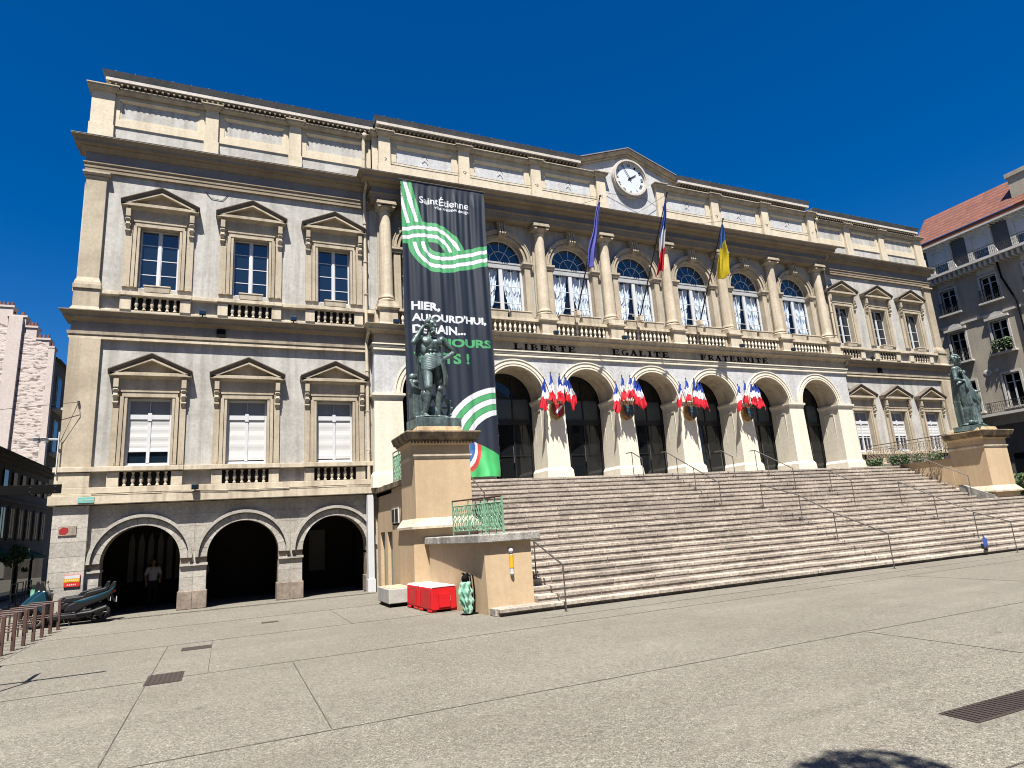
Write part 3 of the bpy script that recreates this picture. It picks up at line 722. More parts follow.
# serif capitals drawn as strokes
def serif(ch, q, x, z, w_, h, y0, y1):
    t = .30 * w_; n_ = .13 * h; S = .13 * w_
    def V(cx, z0=0, z1=1, serif_=True, tt=None):
        tt = tt or t
        q.box(x + cx - tt / 2, x + cx + tt / 2, y0, y1, z + z0 * h + .0001, z + z1 * h)
        if serif_:
            if z0 == 0: q.box(x + cx - tt / 2 - S, x + cx + tt / 2 + S, y0 + .001, y1, z, z + n_ * .7)
            if z1 == 1: q.box(x + cx - tt / 2 - S, x + cx + tt / 2 + S, y0 + .001, y1, z + h - n_ * .7, z + h + .0002)
    def Hb(z_, a, c, d=1.0): q.box(x + a, x + c, y0 + .002, y1, z + z_ * h, z + z_ * h + n_ * d)
    def tick(a, z0, z1): q.box(x + a - n_ * .4, x + a + n_ * .4, y0 + .003, y1, z + z0 * h, z + z1 * h)
    def bowl(a, zc, rx, rz, a0=-PI / 2, a1=PI / 2):
        n = 10; vs = []; fs = []
        for i in range(n + 1):
            an = a0 + (a1 - a0) * i / n; ro, ri = 1, 1 - .34 * abs(math.cos(an)) - .10
            for r_ in (ri, ro):
                px, pz = x + a + rx * r_ * math.cos(an), z + h * zc + rz * r_ * math.sin(an); vs += [(px, y0 + .001, pz), (px, y1, pz)]
        for i in range(n):
            o = 4 * i; fs += [(o, o + 2, o + 6, o + 4), (o + 2, o + 3, o + 7, o + 6), (o + 1, o, o + 4, o + 5)]
        q.add(vs, fs)
    def diag(xa, za, xb, zb, tt): q.prism([(x + xa - tt / 2, z + za * h), (x + xa + tt / 2, z + za * h), (x + xb + tt / 2, z + zb * h), (x + xb - tt / 2, z + zb * h)], y0 + .004, y1)
    L = w_ * .24; Rx = w_ * .80
    if ch == 'I': V(w_ * .5)
    elif ch == 'L': V(L); Hb(0, L, w_ * .95); tick(w_ * .93, 0, .36)
    elif ch == 'E': V(L); Hb(0, L, w_ * .95); Hb(.87, L, w_ * .92); Hb(.45, L, w_ * .7); tick(w_ * .93, 0, .32); tick(w_ * .90, .7, 1); tick(w_ * .70, .34, .68)
    elif ch == 'F': V(L); Hb(.87, L, w_ * .95); Hb(.45, L, w_ * .7); tick(w_ * .93, .66, 1); tick(w_ * .70, .34, .68)
    elif ch == 'B': V(L); bowl(w_ * .42, .74, w_ * .42, h * .26); bowl(w_ * .42, .26, w_ * .50, h * .27)
    elif ch == 'R': V(L); bowl(w_ * .42, .73, w_ * .45, h * .27); diag(w_ * .90, 0, w_ * .52, .48, t)
    elif ch == 'T': V(w_ * .5); Hb(.87, w_ * .05, w_ * .95); tick(w_ * .07, .66, 1); tick(w_ * .93, .66, 1)
    elif ch == 'A': diag(w_ * .15, 0, w_ * .48, 1, t * .5); diag(w_ * .82, 0, w_ * .48, 1, t); Hb(.3, w_ * .25, w_ * .7, .7); Hb(0, 0, w_ * .32, .7); Hb(0, w_ * .62, w_, .7)
    elif ch == 'N': V(L * .8, tt=t * .5); V(w_ * .85, tt=t * .5); diag(w_ * .80, 0, L * .8, 1, t)
    elif ch == 'G':
        bowl(w_ * .52, .5, w_ * .47, h * .5, PI * .28, PI * 1.62); V(w_ * .82, 0.02, .45, False); Hb(.40, w_ * .58, w_ * 1.0, .8)
q = MB()
for word, xa, xb in (('LIBERTE', -7.16, -4.12), ('EGALITE', -2.16, 1.06), ('FRATERNITE', 3.0, 7.44)):
    ws = [.62 if ch == 'I' else 1 for ch in word]; tot = sum(ws) + .28 * (len(word) - 1); u = (xb - xa) / tot; x = xa
    for ch, ww in zip(word, ws):
        serif(ch, q, x + (0 if ch != 'I' else -u * .19), 9.455, u, .27, -.275, -.2595); x += u * (ww + .28)
q.build('inscription', 'letter', hall)

# balcony zone
q = MB(); q.box(c0 + .1, c1 - .1, -.05, .9, 10.12, 10.28); q.box(c0 + .12, c1 - .12, -.2, .3, 10.80, 10.93)
for i, cx in enumerate(CX):
    q.box(cx - .36, cx + .36, -.38, .9, 10.12, 10.78); q.box(cx - .5, cx + .5, -.12, .9, 10.12, 10.79); q.mold(cx - .36, cx + .36, -.38, .9, 10.12, 10.24, .08, .02)
    q.mold(cx - .36, cx + .36, -.38, .9, 10.78, 10.84, .01, .07); q.mold(cx - .36, cx + .36, -.38, .9, 10.84, 10.94, .09, .09)
q.build('balcony_base', 'cream', hall, bev=.01)
for bx in BAY: balusters(hall, bx - 1.3, bx + 1.3, -.1, 10.29, .51, 11, 'cream2')
q = MB(); q.box(c0, c1, .25, .9, 10.1, 11.0); q.build('balcony_back', 'tan', hall)
# upper wall with arched windows
q = MB()
for bx in BAY:
    q.archwall(bx - 1.8, bx + 1.8, 10.95, 15.56, .23, .75, bx - .07, 1.10, 13.77, n=28)
q.box(-13.2, -12.6, .23, .75, 10.95, 15.56); q.box(12.6, 13.2, .23, .75, 10.95, 15.56)
q.build('upper_wall', 'grey', hall)
def arched_window():
    q = MB()
    q.ring(0, 13.80, 1.08, 1.20, .14, .45, n=28); q.ring(0, 13.80, 1.20, 1.24, .18, .3, n=28); q.ring(0, 13.80, 1.24, 1.38, .08, .3, n=28); q.ring(0, 13.8, 1.38, 1.42, .05, .3, n=28)
    for s in (-1, 1):
        a, c = sorted((s * 1.08, s * 1.36)); q.box(a, c, .12, .45, 10.98, 13.5); a, c = sorted((s * 1.06, s * 1.42)); q.mold(a, c, .10, .45, 13.52, 13.66, .02, .06); q.box(a - .07, c + .07, .02, .45, 13.66, 13.76)
    o = q.build('arched_window', 'tan', hall)
    k = MB()       # carved keystone
    k.prism([(-.15, 14.90), (.15, 14.90), (.24, 15.66), (-.24, 15.66)], -.02, .3)
    for x in (-.12, 0, .12): k.prismx([(.0, 15.52), (-.10, 15.46), (-.08, 15.3), (-.12, 15.15), (-.14, 14.98), (-.08, 14.90), (0, 14.90)], x - .035, x + .035)
    k.build('keystone', 'tan', o)
    f = MB(); Y = .44
    f.ring(0, 13.80, 1.0, 1.085, Y, Y + .07, n=28); f.ring(0, 13.8, .50, .53, Y + .01, Y + .05, n=20)
    for a in (30, 60, 90, 120, 150):
        t_ = math.radians(a); c_, s_ = math.cos(t_), math.sin(t_); r0 = .0 if a in (60, 120) else (.5)
        f.add([(r0 * c_ - .013 * s_, Y + .01, 13.8 + r0 * s_ + .013 * c_), (r0 * c_ + .013 * s_, Y + .01, 13.8 + r0 * s_ - .013 * c_), (1.02 * c_ + .013 * s_, Y + .01, 13.8 + 1.02 * s_ - .013 * c_), (1.02 * c_ - .013 * s_, Y + .01, 13.8 + 1.02 * s_ + .013 * c_)], [(0, 1, 2, 3)])
    tr_ = MB(); tr_.box(-1.08, 1.08, Y - .03, Y + .07, 13.72, 13.80); tr_.box(-1.08, 1.08, Y - .01, Y + .06, 13.60, 13.72); tr_.box(-1.08, 1.08, Y - .04, Y + .07, 13.48, 13.60); tr_.build('transom', 'transom', o)
    f.box(-1.08, -.97, Y, Y + .07, 11.0, 13.5); f.box(.97, 1.08, Y, Y + .07, 11.0, 13.5); f.box(-.09, .09, Y - .02, Y + .07, 11.0, 13.5)
    for s in (-1, 1):
        a, c = sorted((s * .09, s * .97))
        for z in (11.85, 12.65): f.box(a, c, Y + .01, Y + .05, z - .013, z + .013)
        f.box(s * .53 - .013, s * .53 + .013, Y + .012, Y + .05, 11, 13.5)
    f.build('window_frame', 'white', o)
    g_ = MB(); vs = [(1.05 * math.cos(PI * i / 24), Y + .03, 13.8 + 1.05 * math.sin(PI * i / 24)) for i in range(25)]
    g_.add(vs, [tuple(range(25))]); g_.build('fanlight_pane', 'glass', o)
    g_ = MB(); g_.add([(-1.02, Y + .03, 11.0), (1.02, Y + .03, 11.0), (1.02, Y + .03, 13.5), (-1.02, Y + .03, 13.5)], [(0, 1, 2, 3)]); pn = g_.build('window_pane', 'clear', o)
    if pn.data.polygons[0].normal.y > 0: pn.data.flip_normals()
    cu = MB()      # swagged curtains, narrower towards the bottom
    for s in (-1, 1):
        n, m_ = 40, 22; vs = []
        for j in range(m_ + 1):
            z = 13.48 - 2.5 * j / m_; inner = .10 + .42 * (j / m_) ** 1.3
            for i in range(n + 1):
                u = i / n; x = s * (1.0 - (1.0 - inner) * u); sc_ = .5 + .5 * math.cos(j * 1.9)
                y = .60 + .035 * math.sin(u * 34 + .5 * math.sin(j * .7)) + .03 * sc_ * math.sin(u * 17 + j)
                vs.append((x, y, z + .05 * math.sin(u * 9 + j * 1.9)))
        fs = [(j * (n + 1) + i, j * (n + 1) + i + 1, (j + 1) * (n + 1) + i + 1, (j + 1) * (n + 1) + i) for j in range(m_) for i in range(n)]
        cu.add(vs, fs)
    cu.build('curtain', 'curtain', o, smooth=True)
    return o
aw = arched_window(); aw.location = (BAY[0] - .07, -.02, -.03)
for bx in BAY[1:]: copy_tree(aw, hall, (bx - .07, -.02, -.03))
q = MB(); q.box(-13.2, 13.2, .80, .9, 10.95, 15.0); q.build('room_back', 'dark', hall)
# columns
def column():
    q = MB(); pr = [(.30, 11.36), (.285, 11.40), (.28, 11.5)]
    for i in range(11): t_ = i / 10; pr.append((.28 - .055 * t_ ** 1.6, 11.5 + 3.55 * t_))
    pr += [(.225, 15.06), (.25, 15.08), (.25, 15.11), (.225, 15.12), (.225, 15.2)]
    q.lathe(0, 0, pr, 28)
    o = q.build('column', 'cream', hall); autosmooth(o)
    c_ = MB(); c_.lathe(0, 0, [(.36, 11.14), (.39, 11.18), (.39, 11.23), (.35, 11.26), (.31, 11.28), (.31, 11.31), (.345, 11.33), (.345, 11.36), (.29, 11.385)], 28); c_.box(-.40, .40, -.40, .5, 10.945, 11.14)
    autosmooth(c_.build('column_base', 'cream', o))
    c_ = MB(); c_.lathe(0, 0, [(.22, 15.17), (.26, 15.2), (.28, 15.24), (.33, 15.31), (.33, 15.34)], 24); c_.box(-.37, .37, -.37, .45, 15.34, 15.42); c_.box(-.42, .42, -.42, .45, 15.42, 15.47); c_.box(-.40, .40, -.40, .45, 15.47, 15.56)
    for sx in (-1, 1):
        c_.tube([(sx * .30, -.38, 15.36), (sx * .30, .3, 15.36)], .085, 12)
        for k in range(4): c_.box(-.36 + .03, .36 - .03, -.375 - .002 * k, -.37, 15.345 + .015 * k, 15.35 + .015 * k)
    c_.build('capital', 'tan', o)
    return o
co = column(); co.location = (CX[0], 0, 0)
for cx in CX[1:]: copy_tree(co, hall, (cx - (.07 if cx > -4 else 0), 0, 0))
for cx in CX:      # responding pilasters behind the columns
    q = MB(); q.box(cx - .30, cx + .30, .15, .3, 11.0, 15.56); q.build('pilaster', 'tan', hall)
# top entablature of the centre
q = MB()
for z0, z1, a, c in ((15.56, 15.70, .0, .0), (15.70, 15.84, .03, .03), (15.84, 15.88, .04, .07), (15.88, 15.92, .09, .09)): q.mold(c0, c1, -.30, 1.0, z0, z1, a, c)
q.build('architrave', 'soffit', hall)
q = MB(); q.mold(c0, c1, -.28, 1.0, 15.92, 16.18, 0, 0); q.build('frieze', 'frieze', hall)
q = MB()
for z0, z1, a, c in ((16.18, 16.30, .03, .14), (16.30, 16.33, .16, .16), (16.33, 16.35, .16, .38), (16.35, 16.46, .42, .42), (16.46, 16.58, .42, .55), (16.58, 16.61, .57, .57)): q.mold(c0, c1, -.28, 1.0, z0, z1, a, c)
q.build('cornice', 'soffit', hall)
q = MB(); q.mold(c0, c1, -.28, .9, 16.61, 16.625, .58, .58); q.build('cornice_flashing', 'lead', hall)
# attic of the centre
q = MB(); q.box(c0 + .1, c1 - .1, -.02, 1.2, 16.625, 18.75); q.build('attic_panel', 'greylight', hall)
q = MB()
ah = .25
for i in range(7):
    a, c = CX[i] + ah, CX[i + 1] - ah
    if i == 3:
        q.box(CX[3] - ah, CX[3] + ah, -.26, .9, 17.30, 18.68); q.box(CX[3] - ah - .04, CX[3] + ah + .04, -.30, .9, 16.625, 17.30); q.build('attic_frame', 'atticc', hall); q = MB(); continue
    q.box(a, c, -.08, .9, 16.95, 17.55); q.box(a, c, -.08, .9, 18.40, 18.68); q.box(a, a + .30, -.08, .9, 17.55, 18.40); q.box(c - .30, c, -.08, .9, 17.55, 18.40)
    q.mold(a + .34, c - .34, -.08, .9, 18.3, 18.40, 0, .07); q.box(a + .3, c - .3, -.05, .9, 17.55, 17.62)
    q.box(a - .0, c + .0, -.2, .9, 16.625, 16.72)
    if i < 3: q.box(a - 2 * ah, a, -.26, .9, 17.30, 18.68); q.box(a - 2 * ah - .04, a + .04, -.30, .9, 16.625, 17.30)
for i, cx in enumerate(CX):
    if i < 4: continue
    q.box(cx - ah, cx + ah, -.26, .9, 17.30, 18.68); q.box(cx - ah - .04, cx + ah + .04, -.30, .9, 16.625, 17.30)
q.build('attic_frame', 'atticc', hall)
for x in (-13.1, 12.85): q = MB(); q.box(x, x + .25, -.04, .9, 16.625, 18.7); q.build('attic_return', 'atticc', hall)
q = MB()
for z0, z1, a, c in ((18.68, 18.76, .03, .08), (18.76, 18.84, .12, .12), (18.84, 18.88, .16, .16)):
    q.mold(c0 + .15, -1.75, -.18, .9, z0, z1, a, c, 1, 0); q.mold(1.75, c1 - .15, -.18, .9, z0, z1, a, c, 0, 1)
    for cx in CX: q.mold(cx - ah, cx + ah, -.30, .9, z0, z1 + .002, a, c)
q.build('attic_cap', 'tan', hall)
e0, e1 = -12.95, 12.45
for (xa, xb) in ((e0, -2.95), (2.95, e1)):
    q = MB(); q.box(xa, xb, .1, 1.4, 18.88, 19.12); x = xa + .1
    while x < xb - .1: q.box(x, x + .07, -.36, .15, 18.98, 19.10); x += .19
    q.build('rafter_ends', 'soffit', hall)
    q = MB(); q.box(xa, xb, -.42, 1.4, 19.12, 19.24); q.build('eave_fascia', 'fascia', hall)
    q = MB(); q.box(xa, xb, -.36, 1.4, 19.24, 19.30); q.mold(xa, xb, -.38, 1.4, 19.30, 19.48, .0, .1)
    x = xa + .3
    while x < xb: q.box(x, x + .025, -.50, .5, 19.48, 19.495); x += .62
    q.prismx([(-.3, 19.48), (1.4, 19.48), (8, 21.0), (8, 20.8)], xa, xb)
    q.build('roof', 'lead', hall)
# clock pediment
q = MB(); q.prism([(-3.0, 19.10), (-1.75, 18.70), (-1.75, 16.63), (1.75, 16.63), (1.75, 18.70), (3.0, 19.10), (3.0, 19.2), (0, 20.35), (-3.0, 19.2)], -.10, .9); q.build('pediment_wall', 'greylight', hall)
q = MB(); rake(q, 3.3, 19.33, 20.52, [(1.2, -.34), (-.14, -.34), (-.14, -.27), (-.22, -.25), (-.22, -.17), (-.30, -.15), (-.38, -.03), (-.38, 0), (1.2, 0)]); q.build('pediment_rake', 'tan', hall)
q = MB(); rake(q, 3.34, 19.345, 20.54, [(1.6, 0), (-.41, 0), (-.41, .05), (1.6, .05)]); q.build('pediment_flashing', 'lead', hall)
def disc(q, cx, cz, r, y0, y1, n=40):
    q.prism([(cx + r * math.cos(2 * PI * i / n), cz + r * math.sin(2 * PI * i / n)) for i in range(n)], y0, y1)
CZ = 18.90
q = MB(); disc(q, 0, CZ, .88, -.22, -.1); ck = q.build('clock', 'dial', hall)
q = MB(); q.ring(0, CZ, .86, .91, -.32, -.1, 0, 2 * PI, 48); q.ring(0, CZ, .91, 1.0, -.37, -.1, 0, 2 * PI, 48); q.ring(0, CZ, 1.0, 1.04, -.29, -.1, 0, 2 * PI, 48); q.build('clock_rim', 'fascia', ck)
q = MB()
for k, s_ in enumerate(('XII', 'I', 'II', 'III', 'IIII', 'V', 'VI', 'VII', 'VIII', 'IX', 'X', 'XI')):
    a = -2 * PI * k / 12; V_, T_ = text_tris(s_, .03); w_ = .055 * len(s_) + .03; h_ = .14; vs = []
    for u, v in V_:
        x, z = (u - .5) * w_, .74 + (v - .5) * h_; vs.append((x * math.cos(a) - z * math.sin(a), -.225, CZ + x * math.sin(a) + z * math.cos(a)))
    q.add(vs, T_)
q.build('clock_numerals', 'letter', ck)
q = MB()
def hand(a, l, w_, y):      # a clockwise from twelve, radians
    d = Vector((math.sin(a), math.cos(a))); p = Vector((d.y, -d.x)); B_ = -d * .14
    pts = [B_ + p * w_, B_ - p * w_, d * l * .9 - p * w_ * .8, d * l, d * l * .9 + p * w_ * .8]
    q.prism([(t_.x, CZ + t_.y) for t_ in pts], y - .01, y)
hand(math.radians(57), .48, .026, -.24); hand(math.radians(-30), .68, .018, -.26); disc(q, 0, CZ, .05, -.27, -.23, 12)
q.build('clock_hands', 'letter', ck)
# downpipes
for x, y in ((-13.42, .1), (13.42, .12)):
    q = MB(); q.tube([(x + .06, .0, 18.9), (x + .02, .02, 18.7), (x, y, 18.45), (x, y, 16.7)], .075, 8); q.tube([(x, -.28, 16.62), (x, -.28, 16.2), (x, y, 15.9), (x, y, 10.1)], .06, 8)
    q.tube([(x, -.3, 10.12), (x, -.3, 9.8), (x, y, 9.5), (x, y - .02, 3.9)], .065, 8); q.ball((x + .03, 0.02, 18.72), (.11, .1, .14))
    for z in (17.6, 14.6, 12.9, 11.5, 8.3, 6.7, 5.2): q.lathe(x, y, [(.085, z), (.085, z + .05)], 8)
    q.build('downpipe', 'cream', hall, smooth=False)
q = MB(); q.box(-13.52, -13.3, -.12, .15, .45, 3.5); q.box(-13.55, -13.27, -.16, .15, 0, .47); q.build('downpipe_casing', 'white', hall)
# service cables along the facade
def cable(pts, r=.012): q = MB(); q.tube(pts, r, 4); q.build('cable', 'iron', hall)
for i in range(7):
    a, c = CX[i], CX[i + 1]
    if i != 3: cable([(a, -.31, 17.62), (a + .3, -.12, 17.58), ((a + c) / 2, -.12, 17.56), (c - .3, -.12, 17.58), (c, -.31, 17.62)])
    m_ = (a + c) / 2
    cable([(m_ - .12, -.1, 18.0), (m_, -.12, 18.16), (m_ + .14, -.1, 17.95)], .015)
cable([(-1.6, -.14, 17.9), (0.6, -.47, 17.75), (1.6, -.14, 17.6)])
for i in range(9): cable([(XL0 + 1 + i, -.06 if i % 2 else -.05, 3.88 + .02 * math.sin(i)), (XL0 + 2 + i, -.06, 3.86 + .03 * math.sin(i + 1))])
cable([(-19.4, .28, 15.2), (-19.2, .28, 14.95), (-18.8, .28, 14.92), (-18.6, .28, 15.2)])
cable([(WL[2] + 1.2, .2, 4.9), (-13.4, -.05, 5.1)])
for x in (XL0 + 4.45, 16.5): q = MB(); q.box(x, x + .3, .10, .2, 9.40, 9.68); q.build('frieze_vent', 'black', hall)

# ------------------------------------------------------------------ staircase
RL, RU, TR_ = .167, .1727, .33
def nose(k): return (-10.15 + TR_ * (k - 1), RL * k) if k <= 11 else (-5.80 + TR_ * (k - 12), RL * 11 + RU * (k - 11))
SX0, SX1, UX0, UX1 = -11.42, 17.6, -12.0, 13.22
st = thing('grand_staircase', 'wide granite staircase of two flights climbing to the arcade', 'staircase', (0, -6, 0))
def P_(o): o.location = -st.location + Vector(o.location); return o
def flight(ks, x0, x1, name):
    q = MB(); rz = MB()
    for k in ks:
        y, z = nose(k); zl = z - (RL if k <= 11 else RU); xa = x0 if k > 1 else -12.55
        x = xa - random.uniform(0, .8); depth = TR_ + .06 if k not in (11, 22) else (.8)
        while x < x1:
            L_ = random.uniform(1.1, 1.9); a, c = max(x, xa), min(x + L_, x1); x += L_
            if c - a < .05: continue
            j = random.uniform(-.005, .005); t_ = random.uniform(-.004, .004)
            q.box(a + .008, c - .008, y + j, y + depth, z - .082 + t_, z + t_)
        x = xa - random.uniform(0, .8)
        rz.box(xa, x1, y + (.022 if k > 1 else .12), y + depth + .3, zl - .1, z - .081)
    P_(q.build(name, 'step', st, bev=.008)); P_(rz.build('riser', 'riser', st))
flight(range(1, 12), SX0, SX1, 'lower_flight'); flight(range(12, 23), UX0, UX1, 'upper_flight')
q = MB()
x = -12.7
while x < 19.6:
    L_ = random.uniform(1.2, 1.8)
    for ya, yb in ((-6.4, -6.1), (-6.095, -5.2)): q.box(x + .004, min(x + L_, 19.6) - .004, ya, yb, 1.6, 1.837 + random.uniform(-.003, .003))
    x += L_
P_(q.build('middle_landing', 'step', st))
q = MB(); q.box(-13.1, 20.3, -2.2, 1.9, 3.4, 3.735); q.box(-13.0, 13.2, -.75, 1.9, 3.735, 3.80); P_(q.build('top_landing', 'step', st))
q = MB(); q.prismx([(-9.8, 0), (-6.9, 1.5), (-6.0, 1.6), (-5.4, 1.6), (-2.3, 3.3), (-2.0, 3.4), (1.9, 3.4), (1.9, 0)], -11.9, 13.1); q.prismx([(-9.8, 0), (-6.9, 1.5), (-6.0, 1.6), (-5.2, 1.6), (-5.2, 0)], 13.1, 17.5); P_(q.build('stair_core', 'riser', st))
q = MB()       # side walls of the upper flight with low sloping kerbs
for s, xw in ((-1, -12.0),):
    a, c = sorted((xw, xw + s * .35))
    q.prismx([(-5.75, 1.84), (-2.5, 3.6), (-2.5, 3.74), (.2, 3.74), (.2, 0), (-5.75, 0)], a, c)
P_(q.build('side_wall', 'ochre', st))
q = MB(); q.box(13.24, 13.6, -4.85, -.6, 1.5, 3.80); P_(q.build('side_wall', 'ochre', st))
q = MB(); q.box(13.18, 13.66, -4.84, -.58, 3.80, 3.93); P_(q.build('side_coping', 'slab', st))
q = MB()
a, c = 13.0, 13.22
q.prismx([(-6.55, 1.84), (-6.55, 1.98), (-6.3, 2.08), (-5.3, 2.52), (-5.1, 2.52), (-5.1, 2.2), (-5.8, 1.84)], a, c)
P_(q.build('side_kerb', 'slab', st))

# left terrace: ochre retaining wall with doors, projecting slab, low wall with a stone ledge
tw = thing('retaining_wall', 'ochre plastered retaining wall with doors and slab at the left of the stairs', 'wall', (-13.1, -4, 0))
def T_(o): o.location = -tw.location + Vector(o.location); return o
q = MB()
q.box(-13.1, -12.0, -4.5, -2.18, 0, 3.53); q.box(-13.1, -12.0, -1.42, -1.05, 0, 3.53); q.box(-13.1, -12.0, -.32, .3, 0, 3.53)
q.box(-13.1, -12.0, -2.18, -1.42, 2.10, 3.53); q.box(-13.1, -12.0, -1.05, -.32, 2.10, 3.53); q.box(-12.7, -12.0, -2.2, -.3, 0, 2.2)
q.box(-13.1, -12.0, -3.22, -2.25, 2.3, 2.35)
T_(q.build('wall', 'ochre', tw))
q = MB(); q.box(-12.98, -12.9, -2.18, -1.42, 0, 2.1); q.box(-12.98, -12.9, -1.05, -.32, 0, 2.1); T_(q.build('door', flat('pale_green_door', (.22, .27, .22), .6), tw))
q = MB()
for a in (-3.2, -2.72):
    q.box(-13.14, -13.101, a, a + .42, 2.36, 2.86)
T_(q.build('vent_window', 'rbpale', tw))
q = MB()
for a in (-3.17, -2.69):
    q.box(-13.15, -13.141, a, a + .36, 2.40, 2.82)
T_(q.build('vent_grille', 'iron', tw))
q = MB()
y = -4.6
while y < .2: q.box(-13.24, -12.6, y + .004, min(y + .62, .25), 3.53, 3.70); y += .62
T_(q.build('coping', 'capst', tw))
q = MB()
q.add([(-12.62, -9.62, 0), (-11.42, -9.62, 0), (-11.42, -6.2, 0), (-13.0, -6.2, 0), (-12.66, -9.62, 1.66), (-11.42, -9.62, 1.66), (-11.42, -6.2, 1.66), (-13.0, -6.2, 1.66), (-12.81, -7.9, 0), (-12.83, -7.9, 1.66)],
      [(0, 1, 2, 3, 8), (4, 9, 7, 6, 5), (0, 4, 5, 1), (1, 5, 6, 2), (2, 6, 7, 3), (3, 7, 9, 8), (8, 9, 4, 0)])
T_(q.build('low_wall', 'ochre', tw))
q = MB(); 
for ya, yb in ((-9.76, -8.4), (-8.395, -7.2), (-7.195, -6.05)):
    xa, xb = [-12.84 - .26 * (y + 9.76) / 3.71 for y in (ya, yb)]
    q.add([(xa, ya, 1.655), (-11.2, ya, 1.655), (-11.2, yb, 1.655), (xb, yb, 1.655), (xa, ya, 1.845), (-11.2, ya, 1.845), (-11.2, yb, 1.845), (xb, yb, 1.845)], [(0, 3, 2, 1), (4, 5, 6, 7), (0, 1, 5, 4), (1, 2, 6, 5), (2, 3, 7, 6), (3, 0, 4, 7)])
T_(q.build('slab', 'slab', tw, bev=.02))
q = MB(); q.box(-12.6, -11.35, -9.98, -9.5, 0, .17); T_(q.build('ledge', 'step', tw, bev=.015))
# right terrace wall and its planted railing
rt = thing('retaining_wall', 'ochre retaining wall closing the terrace behind the right pedestal', 'wall', (16, -2, 0))
def U_(o): o.location = -rt.location + Vector(o.location); return o
q = MB(); q.box(13.62, 20.3, -2.2, -1.9, 0, 3.74); U_(q.build('wall', 'ochre', rt))
q = MB(); q.box(13.67, 20.4, -2.3, -1.7, 3.74, 3.98); U_(q.build('coping', 'slab', rt))

def scroll_panel(parent, p0, p1, z0, h, name='railing_panel', m='green', cells=None, close=True, th=.012):
    """wrought iron panel of stacked scrolls between two posts"""
    q = MB(); p0 = Vector(p0); p1 = Vector(p1); d = p1 - p0; L_ = d.length; d.normalize()
    n = cells or max(1, int(L_ / .17)); cw = L_ / n
    def at(s, z): v = p0 + d * s; return (v.x, v.y, z0 + z)
    q.tube([at(0, .04), at(L_, .04)], .015, 4); q.tube([at(0, h - .14), at(L_, h - .14)], .015, 4)
    for i in range(n):
        s0 = i * cw; c_ = s0 + cw / 2; H = h - .18
        for k in range(2):
            zc = .04 + H * (k + .5) / 2; rr = H / 4
            for sg in (-1, 1):
                pts = [at(c_ + sg * (cw * .46) * math.cos(t) * (1 - .25 * abs(math.sin(t))), zc + rr * math.sin(t)) for t in [(-PI / 2 + PI * j / 8) for j in range(9)]]
                q.tube(pts, th, 4)
            q.tube([at(c_ - cw * .2, zc - rr * .5), at(c_ + cw * .2, zc + rr * .5)], th, 4); q.tube([at(c_ + cw * .2, zc - rr * .5), at(c_ - cw * .2, zc + rr * .5)], th, 4)
        q.tube([at(s0, .04), at(s0, h - .14)], th * .8, 4)
    return q.build(name, m, parent)
def iron_railing(label, p0, p1, z, h, m='green', cells=None):
    r = thing('iron_railing', label, 'railing', (0, 0, 0))
    scroll_panel(r, p0, p1, z + .08, h - .08, m=m, cells=cells)
    q = MB(); P0, P1 = Vector(p0), Vector(p1); n = 3
    for i in range(n + 1): q = MB(); v = P0.lerp(P1, i / n); q.tube([(v.x, v.y, z), (v.x, v.y, z + h)], .02, 5); q.build('post', m, r)
    q = MB(); q.tube([(P0.x, P0.y, z + h), (P1.x, P1.y, z + h)], .022, 6); q.build('top_rail', 'brown', r)
    c = P0.lerp(P1, .5); r.location = (c.x, c.y, z)
    for ch in r.children: ch.location = (-c.x, -c.y, -z)
    return r
iron_railing('green scroll railing on the concrete slab beside the left pedestal', (-12.82, -7.9, 0), (-12.14, -9.66, 0), 1.845, .90, cells=11)
iron_railing('second green railing behind the first on the slab, running back towards the stairs', (-12.10, -9.6, 0), (-11.9, -7.6, 0), 1.845, .92, cells=11)
iron_railing('green scroll railing on the terrace coping left of the left pedestal', (-12.9, -4.1, 0), (-12.9, -1.7, 0), 3.72, 1.12, cells=10)
rb_ = iron_railing('long rust grey scroll railing from the last pier to the right pedestal', (13.42, -.45, 0), (13.42, -4.8, 0), 3.93, 1.04, m='rusty', cells=22)
iron_railing('dark curled railing on the slab right of the right pedestal', (15.1, -6.9, 0), (18.0, -6.9, 0), 1.84, 1.0, m='iron', cells=12)
# planters with trailing greenery
def leaves(q, n, box, size=.06, clump=None):
    for i in range(n):
        c = Vector((random.uniform(box[0], box[1]), random.uniform(box[2], box[3]), random.uniform(box[4], box[5])))
        a = Vector((random.gauss(0, 1), random.gauss(0, 1), random.gauss(0, 1))).normalized(); b = a.orthogonal().normalized(); s = size * random.uniform(.6, 1.3)
        q.add([c - a * s, c - b * s * .5, c + a * s, c + b * s * .5], [(0, 1, 2, 3)], random.random() < .35)
def planter(x0, x1, y, z, label, n):
    t = thing('planter_box', label, 'planter', (y, (x0 + x1) / 2, z), None, PI / 2)
    q = MB(); q.mold(x0 - t.location.x, x1 - t.location.x, -.14, .14, 0, .22, .0, .03); q.build('trough', 'rbpale', t)
    q = MB(); w_ = (x1 - x0) / 2; leaves(q, n, (-w_, w_, -.12, .22, -.16, .26), .055); q.build('foliage', ['leaf', 'leaf2'], t)
for i, (a, c) in enumerate(((-1.5, -.7), (-2.95, -2.0), (-3.75, -3.15), (-4.7, -4.0))):
    planter(a, c, 13.08, 3.98, ('leafy planter on the right railing nearest the last arcade pier', 'second leafy planter along the right railing from the arcade', 'third sparser planter along the right railing', 'planter on the right railing nearest the right pedestal')[i], (550, 600, 120, 160)[i])
